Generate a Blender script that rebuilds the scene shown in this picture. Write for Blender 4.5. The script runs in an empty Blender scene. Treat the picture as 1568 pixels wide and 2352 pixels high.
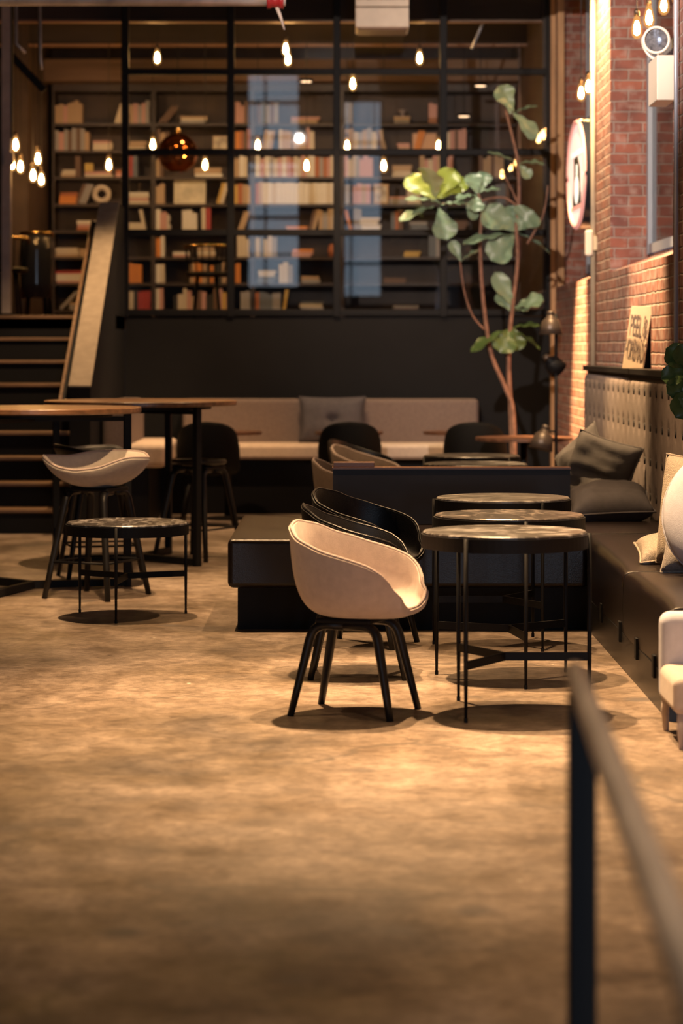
import bpy, bmesh, math, random
from mathutils import Vector, Matrix, noise
R = math.radians
scn = bpy.context.scene
COL = scn.collection
random.seed(7)

# ------------------------------------------------------------------ camera, world, lights, exposure
F = 85 / 36 * 2352          # focal length in pixels of the 1568 x 2352 frame
HC, CX, HY = 1.5, 784, 801  # camera height, picture column and row of the vanishing point
cam = bpy.data.cameras.new('camera'); camo = bpy.data.objects.new('camera', cam); COL.objects.link(camo)
cam.sensor_fit = 'VERTICAL'; cam.sensor_height = 36; cam.sensor_width = 24; cam.lens = 85
cam.shift_y = -(1176 - HY) / 2352
camo.location = (0, 0, HC); camo.rotation_euler = (R(90), 0, 0)
cam.clip_end = 200
cam.dof.use_dof = True; cam.dof.focus_distance = 11.8; cam.dof.aperture_fstop = 2.3
scn.camera = camo
scn.view_settings.view_transform = 'Standard'; scn.view_settings.look = 'None'
scn.view_settings.gamma = 1.0; scn.view_settings.use_curve_mapping = False
scn.view_settings.exposure = 0.1
cy = scn.cycles
cy.use_denoising = True; cy.sample_clamp_indirect = 3.0; cy.caustics_reflective = False; cy.caustics_refractive = False
cy.max_bounces = 8; cy.transparent_max_bounces = 16

w = bpy.data.worlds.new('dusk_sky'); scn.world = w; w.use_nodes = True
w.node_tree.nodes['Background'].inputs[0].default_value = (.38, .52, .72, 1)
w.node_tree.nodes['Background'].inputs[1].default_value = .8

WARM = (1, .61, .30)
def spot(name, loc, aim, power, size, blend=.5, radius=.04, col=WARM):
    l = bpy.data.lights.new(name, 'SPOT'); o = bpy.data.objects.new(name, l); COL.objects.link(o)
    l.energy = power; l.spot_size = R(size); l.spot_blend = blend; l.shadow_soft_size = radius; l.color = col
    o.location = loc; o.rotation_euler = (Vector(aim) - Vector(loc)).to_track_quat('-Z', 'Y').to_euler()
    return o
def area(name, loc, aim, power, sx, sy, col):
    l = bpy.data.lights.new(name, 'AREA'); o = bpy.data.objects.new(name, l); COL.objects.link(o)
    l.energy = power; l.shape = 'RECTANGLE'; l.size = sx; l.size_y = sy; l.color = col
    o.location = loc; o.rotation_euler = (Vector(aim) - Vector(loc)).to_track_quat('-Z', 'Y').to_euler()
    return o
spot('ceiling_spot_chair', (.10, 11.1, 4.55), (.2, 9.7, 0), 2150, 66, .8)
spot('ceiling_spot_table', (.55, 10.6, 4.55), (.8, 10.1, 0), 1500, 62, .8)
spot('ceiling_spot_stool', (-1.25, 13.8, 4.55), (-1.15, 13.8, 0), 1150, 72, .8)
spot('ceiling_spot_stool_front', (-.9, 11.3, 4.55), (-1.5, 14.6, .8), 900, 34, .8)
spot('added_rail_spot', (.5, 3.6, 4.6), (.45, 3.5, .8), 420, 50, .8, col=(1, .78, .58))  # added unseen lamp to light the top of the handrail
spot('added_landing_spot', (-2.7, 20.9, 4.75), (-2.9, 21.9, 2.0), 330, 80, .7)  # unseen spot added to brighten column, chairs and treads
spot('ceiling_spot_island', (.6, 13.4, 4.55), (.7, 12.9, 0), 800, 60, .7)
spot('ceiling_spot_bar', (-1.6, 17.4, 4.55), (-1.5, 17.4, 0), 800, 70, .7)
spot('ceiling_spot_aisle', (.4, 17.0, 4.55), (.5, 17.0, 0), 500, 62, .7)
spot('ceiling_spot_banquette', (-.3, 20.9, 4.6), (-.3, 22.2, .6), 900, 84, .6)
spot('ceiling_spot_stair', (-1.9, 19.6, 4.6), (-2.1, 20.6, 1.5), 480, 60, .6)
spot('wall_spot_far', (.75, 19.4, 4.6), (2.05, 20.4, .95), 8000, 23, .8, col=(1, .60, .26))
spot('wall_spot_pier', (1.60, 18.4, 4.88), (2.0, 18.62, 2.5), 1250, 84, .8, col=(1, .66, .33))
spot('wall_spot_window', (.9, 15.6, 4.6), (2.05, 15.9, 1.4), 2500, 44, .7, col=(1, .64, .31))
spot('wall_spot_seat', (.9, 13.0, 4.6), (1.8, 13.6, .6), 170, 56, .7)
spot('added_jamb_spot', (-.6, 11.0, 4.5), (2.1, 18.0, 3.6), 2600, 50, .7, col=(1, .80, .66))  # added lamp out of view that brightens the brick jambs
spot('plant_spot', (.70, 20.75, 4.85), (.82, 20.95, 2.9), 230, 34, .7, col=(1, .85, .64))
spot('near_floor_spot', (1.3, 7.2, 4.6), (1.4, 7.3, 0), 700, 74, 1)
spot('near_floor_spot_left', (-1.6, 9.6, 4.6), (-1.4, 9.8, 0), 180, 80, 1)
spot('near_floor_spot_mid', (-.4, 6.0, 4.6), (-.2, 6.1, 0), 60, 80, 1)
for i, (x, p) in enumerate(((-2.5, 70), (-1.3, 75), (-.1, 75))):
    p *= .62
    spot('library_downlight', (x, 24.4, 4.3), (x + .05, 26.4, 2.7), p, 100, .9, .08, (1, .62, .32))
# daylight of the street front, through the tall shop windows behind the camera, plus a low added fill
area('street_daylight', (-1.45, -6.35, 5.1), (-1.45, 10, 5.1), 26, 1.1, 4.6, (.74, .86, 1))
area('street_daylight_mid', (.45, -6.35, 4.7), (.45, 10, 4.7), 15, .8, 4.2, (.70, .84, 1))
area('added_blue_fill', (1.75, -6.35, 1.35), (1.75, 10, 1.2), 340, 1.4, 1.8, (.66, .80, 1))  # low area lamp added for blue fill, no known window there

# ------------------------------------------------------------------ materials
MATS = {}
def mat(name, col, rough=.6, metal=0, var=0, scale=8, bump=0, bscale=60, stretch=None, emit=None, estr=0, spec=.5, sheen=0):
    if name in MATS: return MATS[name]
    m = bpy.data.materials.new(name); m.use_nodes = True
    nt = m.node_tree; b = nt.nodes['Principled BSDF']
    b.inputs['Base Color'].default_value = (*col, 1); b.inputs['Roughness'].default_value = rough
    b.inputs['Metallic'].default_value = metal; b.inputs['Specular IOR Level'].default_value = spec
    if sheen: b.inputs['Sheen Weight'].default_value = sheen
    tc = nt.nodes.new('ShaderNodeTexCoord'); mp = nt.nodes.new('ShaderNodeMapping')
    nt.links.new(tc.outputs['Object'], mp.inputs[0])
    if stretch: mp.inputs['Scale'].default_value = stretch
    if var:
        n = nt.nodes.new('ShaderNodeTexNoise'); n.inputs['Scale'].default_value = scale; n.inputs['Detail'].default_value = 6
        nt.links.new(mp.outputs[0], n.inputs['Vector'])
        r = nt.nodes.new('ShaderNodeValToRGB')
        r.color_ramp.elements[0].position = .3; r.color_ramp.elements[1].position = .7
        r.color_ramp.elements[0].color = (*[c * (1 - var) for c in col], 1)
        r.color_ramp.elements[1].color = (*[min(1, c * (1 + var)) for c in col], 1)
        nt.links.new(n.outputs[0], r.inputs[0]); nt.links.new(r.outputs[0], b.inputs['Base Color'])
    if bump:
        n2 = nt.nodes.new('ShaderNodeTexNoise'); n2.inputs['Scale'].default_value = bscale; n2.inputs['Detail'].default_value = 4
        nt.links.new(mp.outputs[0], n2.inputs['Vector'])
        bp = nt.nodes.new('ShaderNodeBump'); bp.inputs['Strength'].default_value = bump; bp.inputs['Distance'].default_value = .01
        nt.links.new(n2.outputs[0], bp.inputs['Height']); nt.links.new(bp.outputs[0], b.inputs['Normal'])
    if emit:
        b.inputs['Emission Color'].default_value = (*emit, 1); b.inputs['Emission Strength'].default_value = estr
    MATS[name] = m
    return m

def floor_mat():
    m = bpy.data.materials.new('polished_concrete'); m.use_nodes = True
    nt = m.node_tree; L = nt.links; b = nt.nodes['Principled BSDF']
    tc = nt.nodes.new('ShaderNodeTexCoord')
    def nz(scale, det=8, dist=0, stretch=(1, 1, 1)):
        mp = nt.nodes.new('ShaderNodeMapping'); mp.inputs['Scale'].default_value = stretch; L.new(tc.outputs['Object'], mp.inputs[0])
        n = nt.nodes.new('ShaderNodeTexNoise'); n.inputs['Scale'].default_value = scale; n.inputs['Detail'].default_value = det
        n.inputs['Distortion'].default_value = dist; L.new(mp.outputs[0], n.inputs['Vector']); return n.outputs[0]
    def ramp(src, stops):
        r = nt.nodes.new('ShaderNodeValToRGB'); e = r.color_ramp.elements
        e[0].position, e[0].color = stops[0][0], (*stops[0][1], 1); e[1].position, e[1].color = stops[-1][0], (*stops[-1][1], 1)
        for p, c in stops[1:-1]:
            k = e.new(p); k.color = (*c, 1)
        L.new(src, r.inputs[0]); return r.outputs[0]
    def mix(a, c, fac, mode='MULTIPLY'):
        x = nt.nodes.new('ShaderNodeMix'); x.data_type = 'RGBA'; x.blend_type = mode
        if isinstance(fac, float): x.inputs[0].default_value = fac
        else: L.new(fac, x.inputs[0])
        L.new(a, x.inputs[6])
        if isinstance(c, tuple): x.inputs[7].default_value = (*c, 1)
        else: L.new(c, x.inputs[7])
        return x.outputs[2]
    base = ramp(nz(.9, 10, .6), [(.3, (.135, .112, .098)), (.43, (.235, .185, .14)), (.55, (.33, .265, .215)), (.74, (.44, .355, .29))])
    fine = ramp(nz(7, 10, .3), [(.32, (.62, .60, .58)), (.68, (1.15, 1.14, 1.12))])
    c = mix(base, fine, 1.0)
    grain = ramp(nz(150, 3), [(.3, (.70, .69, .68)), (.7, (1.16, 1.16, 1.16))])
    c = mix(c, grain, .9)
    mid = ramp(nz(28, 8, .4), [(.34, (.66, .64, .62)), (.6, (1.08, 1.08, 1.08))])
    c = mix(c, mid, .8)
    streak = ramp(nz(2.2, 6, 1.2, (1, .45, 1)), [(.38, (.62, .58, .52)), (.55, (1, 1, 1))])
    c = mix(c, streak, .75)
    # round dark blots
    v = nt.nodes.new('ShaderNodeTexVoronoi'); v.inputs['Scale'].default_value = 2.4; L.new(tc.outputs['Object'], v.inputs['Vector'])
    blot = ramp(v.outputs['Distance'], [(.07, (.85, .85, .85)), (.2, (0, 0, 0))])
    gate = ramp(nz(1.1, 2), [(.47, (0, 0, 0)), (.56, (1, 1, 1))])
    c = mix(c, (.10, .09, .085), mix(blot, gate, 1.0), 'MIX')
    # cracks
    v2 = nt.nodes.new('ShaderNodeTexVoronoi'); v2.feature = 'DISTANCE_TO_EDGE'; v2.inputs['Scale'].default_value = .55
    mp = nt.nodes.new('ShaderNodeMapping'); L.new(tc.outputs['Object'], mp.inputs[0])
    nn = nt.nodes.new('ShaderNodeTexNoise'); nn.inputs['Scale'].default_value = 2.5; nn.inputs['Detail'].default_value = 6; L.new(mp.outputs[0], nn.inputs['Vector'])
    vm = nt.nodes.new('ShaderNodeVectorMath'); vm.operation = 'MULTIPLY_ADD'; L.new(nn.outputs['Color'], vm.inputs[0])
    vm.inputs[1].default_value = (.7, .7, 0); L.new(tc.outputs['Object'], vm.inputs[2]); L.new(vm.outputs[0], v2.inputs['Vector'])
    crack = ramp(v2.outputs[0], [(.0, (1, 1, 1)), (.012, (0, 0, 0))])
    gate2 = ramp(nz(.7, 2), [(.5, (0, 0, 0)), (.6, (.8, .8, .8))])
    c = mix(c, (.09, .075, .06), mix(crack, gate2, 1.0), 'MIX')
    # pale chips
    v3 = nt.nodes.new('ShaderNodeTexVoronoi'); v3.inputs['Scale'].default_value = 5; L.new(tc.outputs['Object'], v3.inputs['Vector'])
    chip = ramp(v3.outputs['Distance'], [(.03, (1, 1, 1)), (.06, (0, 0, 0))])
    gate3 = ramp(nz(1.7, 2), [(.58, (0, 0, 0)), (.62, (1, 1, 1))])
    c = mix(c, (.62, .58, .5), mix(chip, gate3, 1.0), 'MIX')
    L.new(c, b.inputs['Base Color'])
    rr = ramp(nz(3, 6), [(.3, (.34, .34, .34)), (.7, (.55, .55, .55))])
    L.new(rr, b.inputs['Roughness']); b.inputs['Specular IOR Level'].default_value = .4
    bp = nt.nodes.new('ShaderNodeBump'); bp.inputs['Strength'].default_value = .08; bp.inputs['Distance'].default_value = .01
    L.new(nz(40, 6), bp.inputs['Height']); L.new(bp.outputs[0], b.inputs['Normal'])
    return m

def brick_mat(name, axis, wash):
    m = bpy.data.materials.new(name); m.use_nodes = True
    nt = m.node_tree; L = nt.links; b = nt.nodes['Principled BSDF']; b.inputs['Roughness'].default_value = .85
    tc = nt.nodes.new('ShaderNodeTexCoord'); sp = nt.nodes.new('ShaderNodeSeparateXYZ'); L.new(tc.outputs['Object'], sp.inputs[0])
    cb = nt.nodes.new('ShaderNodeCombineXYZ'); L.new(sp.outputs[axis], cb.inputs[0]); L.new(sp.outputs['Z'], cb.inputs[1])
    nz = nt.nodes.new('ShaderNodeTexNoise'); nz.inputs['Scale'].default_value = 9; nz.inputs['Detail'].default_value = 5; L.new(tc.outputs['Object'], nz.inputs['Vector'])
    vm = nt.nodes.new('ShaderNodeVectorMath'); vm.operation = 'MULTIPLY_ADD'; L.new(nz.outputs['Color'], vm.inputs[0]); vm.inputs[1].default_value = (.03, .022, 0); L.new(cb.outputs[0], vm.inputs[2])
    br = nt.nodes.new('ShaderNodeTexBrick'); L.new(vm.outputs[0], br.inputs['Vector'])
    br.inputs['Scale'].default_value = 1; br.inputs['Brick Width'].default_value = .215; br.inputs['Row Height'].default_value = .078
    br.inputs['Mortar Size'].default_value = .009; br.inputs['Mortar Smooth'].default_value = .9; br.inputs['Bias'].default_value = -.1
    br.inputs['Color1'].default_value = (.30, .11, .075, 1); br.inputs['Color2'].default_value = (.18, .072, .06, 1)
    br.inputs['Mortar'].default_value = (.36, .30, .265, 1)
    n2 = nt.nodes.new('ShaderNodeTexNoise'); n2.inputs['Scale'].default_value = 5; n2.inputs['Detail'].default_value = 8; L.new(tc.outputs['Object'], n2.inputs['Vector'])
    r = nt.nodes.new('ShaderNodeValToRGB'); r.color_ramp.elements[0].position = .35; r.color_ramp.elements[1].position = .7
    r.color_ramp.elements[0].color = (.75, .75, .78, 1); r.color_ramp.elements[1].color = (1.25, 1.2, 1.15, 1); L.new(n2.outputs[0], r.inputs[0])
    x = nt.nodes.new('ShaderNodeMix'); x.data_type = 'RGBA'; x.blend_type = 'MULTIPLY'; x.inputs[0].default_value = 1
    L.new(br.outputs['Color'], x.inputs[6]); L.new(r.outputs[0], x.inputs[7])
    # lime wash left on some bricks
    n3 = nt.nodes.new('ShaderNodeTexNoise'); n3.inputs['Scale'].default_value = 11; n3.inputs['Detail'].default_value = 6; L.new(tc.outputs['Object'], n3.inputs['Vector'])
    r3 = nt.nodes.new('ShaderNodeValToRGB'); r3.color_ramp.elements[0].position = wash[0]; r3.color_ramp.elements[1].position = wash[1]
    r3.color_ramp.elements[0].color = (0, 0, 0, 1); r3.color_ramp.elements[1].color = (.55, .55, .55, 1); L.new(n3.outputs[0], r3.inputs[0])
    y = nt.nodes.new('ShaderNodeMix'); y.data_type = 'RGBA'; L.new(r3.outputs[0], y.inputs[0]); L.new(x.outputs[2], y.inputs[6]); y.inputs[7].default_value = (.45, .36, .32, 1)
    L.new(y.outputs[2], b.inputs['Base Color'])
    bp = nt.nodes.new('ShaderNodeBump'); bp.inputs['Strength'].default_value = .7; bp.inputs['Distance'].default_value = .012; bp.invert = True
    L.new(br.outputs['Fac'], bp.inputs['Height']); L.new(bp.outputs[0], b.inputs['Normal'])
    return m

def glass_mat(name, tint=(1, 1, 1), ior=1.5):
    m = bpy.data.materials.new(name); m.use_nodes = True
    nt = m.node_tree; nt.nodes.clear()
    o = nt.nodes.new('ShaderNodeOutputMaterial'); t = nt.nodes.new('ShaderNodeBsdfTransparent'); g = nt.nodes.new('ShaderNodeBsdfGlossy')
    t.inputs[0].default_value = (*tint, 1); g.inputs['Roughness'].default_value = .01
    f = nt.nodes.new('ShaderNodeFresnel'); f.inputs[0].default_value = ior
    x = nt.nodes.new('ShaderNodeMixShader'); nt.links.new(f.outputs[0], x.inputs[0]); nt.links.new(t.outputs[0], x.inputs[1]); nt.links.new(g.outputs[0], x.inputs[2])
    nt.links.new(x.outputs[0], o.inputs[0])
    return m

def marble_mat(name, base, vein, scale):
    m = bpy.data.materials.new(name); m.use_nodes = True
    nt = m.node_tree; L = nt.links; b = nt.nodes['Principled BSDF']; b.inputs['Roughness'].default_value = .3
    tc = nt.nodes.new('ShaderNodeTexCoord'); n = nt.nodes.new('ShaderNodeTexNoise'); n.inputs['Scale'].default_value = scale; n.inputs['Detail'].default_value = 10; n.inputs['Distortion'].default_value = 1.4
    mp = nt.nodes.new('ShaderNodeMapping'); mp.inputs['Scale'].default_value = (1, 2.2, 1); mp.inputs['Rotation'].default_value = (0, 0, .5)
    L.new(tc.outputs['Object'], mp.inputs[0]); L.new(mp.outputs[0], n.inputs['Vector'])
    r = nt.nodes.new('ShaderNodeValToRGB'); e = r.color_ramp.elements
    e[0].position, e[0].color = .3, (*[c * .55 for c in base], 1); e[1].position, e[1].color = .78, (*vein, 1)
    k = e.new(.5); k.color = (*base, 1)
    L.new(n.outputs[0], r.inputs[0]); L.new(r.outputs[0], b.inputs['Base Color'])
    return m

M_FLOOR = floor_mat()
M_BRX = brick_mat('brick_facing_camera', 'X', (.5, .72)); M_BRY = brick_mat('brick_along_room', 'Y', (.44, .66))
M_GLASS = glass_mat('clear_glass', (.93, .95, .96), 1.5); M_WGLASS = glass_mat('window_glass', (.85, .93, 1), 1.45)
M_MARBLE = marble_mat('grey_brown_marble', (.05, .045, .042), (.52, .50, .49), 8)
M_MARBLE2 = marble_mat('dark_marble', (.035, .03, .028), (.20, .17, .15), 6)
M_MARBLE3 = marble_mat('pale_marble', (.20, .185, .17), (.64, .60, .55), 8)
M_BLACKWALL = mat('charcoal_paint', (.0062, .0066, .008), .75, spec=.25, var=.15, scale=3, bump=.05)
M_BLACK = mat('black_metal', (.005, .005, .006), .58, spec=.2)
M_BLACKWOOD = mat('black_stained_wood', (.007, .0065, .0068), .45, spec=.35, var=.3, scale=20, stretch=(1, 1, .1), bump=.08, bscale=80)
M_LEATHER = mat('dark_brown_leather', (.010, .0062, .0056), .32, spec=.42, var=.2, scale=5, bump=.18, bscale=180)
M_LEATHER_BLACK = mat('black_leather', (.007, .0066, .0072), .34, spec=.42, bump=.15, bscale=200)
M_BEIGE = mat('beige_wool', (.50, .42, .37), .9, var=.08, scale=30, bump=.25, bscale=420, sheen=.2)
M_PIPING = mat('mauve_piping', (.36, .29, .27), .8)
M_STOOLFAB = mat('stool_wool', (.47, .42, .37), .9, var=.08, scale=30, bump=.25, bscale=420, sheen=.2)
M_TAUPE = mat('taupe_fabric', (.235, .185, .165), .9, var=.12, scale=40, bump=.25, bscale=300)
M_BENCHFAB = mat('brown_beige_fabric', (.20, .155, .135), .9, var=.1, scale=40, bump=.25, bscale=300)
M_SEATFAB = mat('sand_fabric', (.62, .50, .40), .85, var=.08, scale=30, bump=.2, bscale=300)
M_PILLOW_D = mat('charcoal_linen', (.075, .066, .066), .85, var=.15, scale=20, bump=.3, bscale=260)
M_PILLOW_G = mat('slate_linen', (.095, .088, .098), .85, var=.12, scale=20, bump=.3, bscale=260)
M_PALE = mat('pale_grey_fabric', (.47, .48, .56), .85, var=.05, scale=30, bump=.2, bscale=300)
M_BOUCLE = mat('cream_boucle', (.55, .47, .38), .95, var=.15, scale=90, bump=.6, bscale=220)
M_GREYKNIT = mat('grey_knit', (.27, .245, .225), .95, var=.2, scale=90, bump=.5, bscale=240)
M_WOOD = mat('dark_oak', (.13, .065, .032), .35, var=.45, scale=9, stretch=(.35, 3, 3), bump=.1, bscale=40)
M_WOODEDGE = mat('tread_oak', (.22, .13, .07), .45, var=.3, scale=9, stretch=(.3, 3, 3))
M_WALNUT = mat('walnut', (.11, .05, .028), .4, var=.4, scale=9, stretch=(.3, 4, 3))
M_SHELF = mat('bookcase_wood', (.04, .025, .018), .5, var=.3, scale=6, stretch=(.3, 2, 2))
M_SHELFBACK = mat('bookcase_back', (.06, .037, .027), .6, var=.25, scale=4)
M_CEIL = mat('ceiling_boards', (.04, .027, .022), .7, var=.4, scale=3, stretch=(.2, 5, 1))
M_BEAM = mat('timber_beam', (.17, .105, .07), .7, var=.35, scale=4, stretch=(.2, 3, 3))
M_TRIM = mat('honey_pine', (.46, .26, .12), .6, var=.3, scale=5, stretch=(3, 3, .3))
M_CAP = mat('parapet_top_lit_beige', (.34, .28, .21), .8, var=.12, scale=14, bump=.2, bscale=150)  # beige stands in for light falling on the parapet top
M_PIPE = mat('galvanised_pipe', (.42, .40, .37), .4, .6, var=.35, scale=5)
M_CONDUIT = mat('painted_conduit', (.50, .42, .30), .5, var=.1)
M_COL = mat('primed_steel', (.36, .29, .25), .5, var=.15)
M_STEEL = mat('pale_conduit', (.55, .58, .68), .3, .5)
M_RED = mat('red_enamel', (.22, .012, .014), .35)
M_DUCT = mat('painted_duct', (.72, .62, .50), .55, var=.06)
M_WHITEPL = mat('cream_plastic', (.66, .58, .50), .45)
M_LENS = mat('lamp_lens', (.22, .22, .25), .12, .6, var=.5, scale=40)
M_WINFRAME = mat('window_frame_grey', (.30, .34, .40), .5)
M_COPPER = mat('copper_mirror', (.80, .30, .10), .10, 1.0)
M_BRASS = mat('brass', (.62, .42, .18), .22, 1.0)
M_CORD = mat('black_cord', (.015, .013, .012), .6)
M_SOCKET = mat('dark_bronze_socket', (.10, .075, .055), .35, .7)
M_CORE = mat('bulb_filament', (1, .7, .4), .5, emit=(1, .62, .28), estr=330)
M_LAMPSH = mat('smoked_lamp_metal', (.09, .065, .05), .4, .4)
M_BARK = mat('fig_bark', (.23, .125, .085), .8, var=.3, scale=18, bump=.4, bscale=60)
M_POT = mat('clay_pot', (.16, .10, .07), .7)
M_SOIL = mat('potting_soil', (.03, .02, .015), .95, var=.4, scale=60)
M_SIGNBOARD = mat('cream_board', (.62, .47, .33), .7, var=.1, scale=12)
M_SIGNTEXT = mat('sign_lettering', (.16, .12, .10), .7)
M_SIGNFACE = mat('sign_face', (.85, .62, .56), .5, emit=(1, .76, .68), estr=.72)
M_SIGNINK = mat('sign_ink', (.02, .022, .022), .5)
M_SIGNPALE = mat('sign_white', (.85, .85, .80), .5, emit=(1, .95, .88), estr=.75)
M_SIGNBLUSH = mat('sign_blush', (.7, .35, .32), .5, emit=(1, .42, .36), estr=.4)
M_ENAMEL = mat('black_enamel', (.02, .022, .03), .16)
M_RAIL = mat('rail_top_wood', (.40, .32, .25), .4, var=.2, scale=8, stretch=(4, .4, 4))
def bulbglass():
    m = bpy.data.materials.new('amber_bulb_glass'); m.use_nodes = True; nt = m.node_tree; nt.nodes.clear()
    o = nt.nodes.new('ShaderNodeOutputMaterial'); t = nt.nodes.new('ShaderNodeBsdfTransparent'); e = nt.nodes.new('ShaderNodeEmission')
    t.inputs[0].default_value = (1, .82, .55, 1); e.inputs[0].default_value = (1, .50, .16, 1); e.inputs[1].default_value = 1.0
    a = nt.nodes.new('ShaderNodeMixShader'); a.inputs[0].default_value = .45
    nt.links.new(t.outputs[0], a.inputs[1]); nt.links.new(e.outputs[0], a.inputs[2]); nt.links.new(a.outputs[0], o.inputs[0])
    return m
M_BULB = bulbglass()
def leaf_mat(name, top, under):
    m = bpy.data.materials.new(name); m.use_nodes = True; nt = m.node_tree; L = nt.links; b = nt.nodes['Principled BSDF']
    b.inputs['Roughness'].default_value = .38
    g = nt.nodes.new('ShaderNodeNewGeometry'); x = nt.nodes.new('ShaderNodeMix'); x.data_type = 'RGBA'
    L.new(g.outputs['Backfacing'], x.inputs[0]); x.inputs[6].default_value = (*top, 1); x.inputs[7].default_value = (*under, 1)
    n = nt.nodes.new('ShaderNodeTexNoise'); n.inputs['Scale'].default_value = 14; tc = nt.nodes.new('ShaderNodeTexCoord'); L.new(tc.outputs['Object'], n.inputs['Vector'])
    r = nt.nodes.new('ShaderNodeValToRGB'); r.color_ramp.elements[0].color = (.7, .7, .7, 1); r.color_ramp.elements[1].color = (1.25, 1.25, 1.2, 1); L.new(n.outputs[0], r.inputs[0])
    y = nt.nodes.new('ShaderNodeMix'); y.data_type = 'RGBA'; y.blend_type = 'MULTIPLY'; y.inputs[0].default_value = .8
    L.new(x.outputs[2], y.inputs[6]); L.new(r.outputs[0], y.inputs[7]); L.new(y.outputs[2], b.inputs['Base Color'])
    return m
M_LEAF = leaf_mat('fig_leaf', (.17, .26, .17), (.30, .37, .29))
M_LEAF_BRIGHT = leaf_mat('young_fig_leaf', (.24, .30, .05), (.42, .45, .25))
M_LEAF_DARK = leaf_mat('dark_leaf', (.07, .12, .035), (.10, .16, .06))

# ------------------------------------------------------------------ mesh helpers
def at(px, py, d): return Vector(((px - CX) * d / F, d, HC - (py - HY) * d / F))

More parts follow.
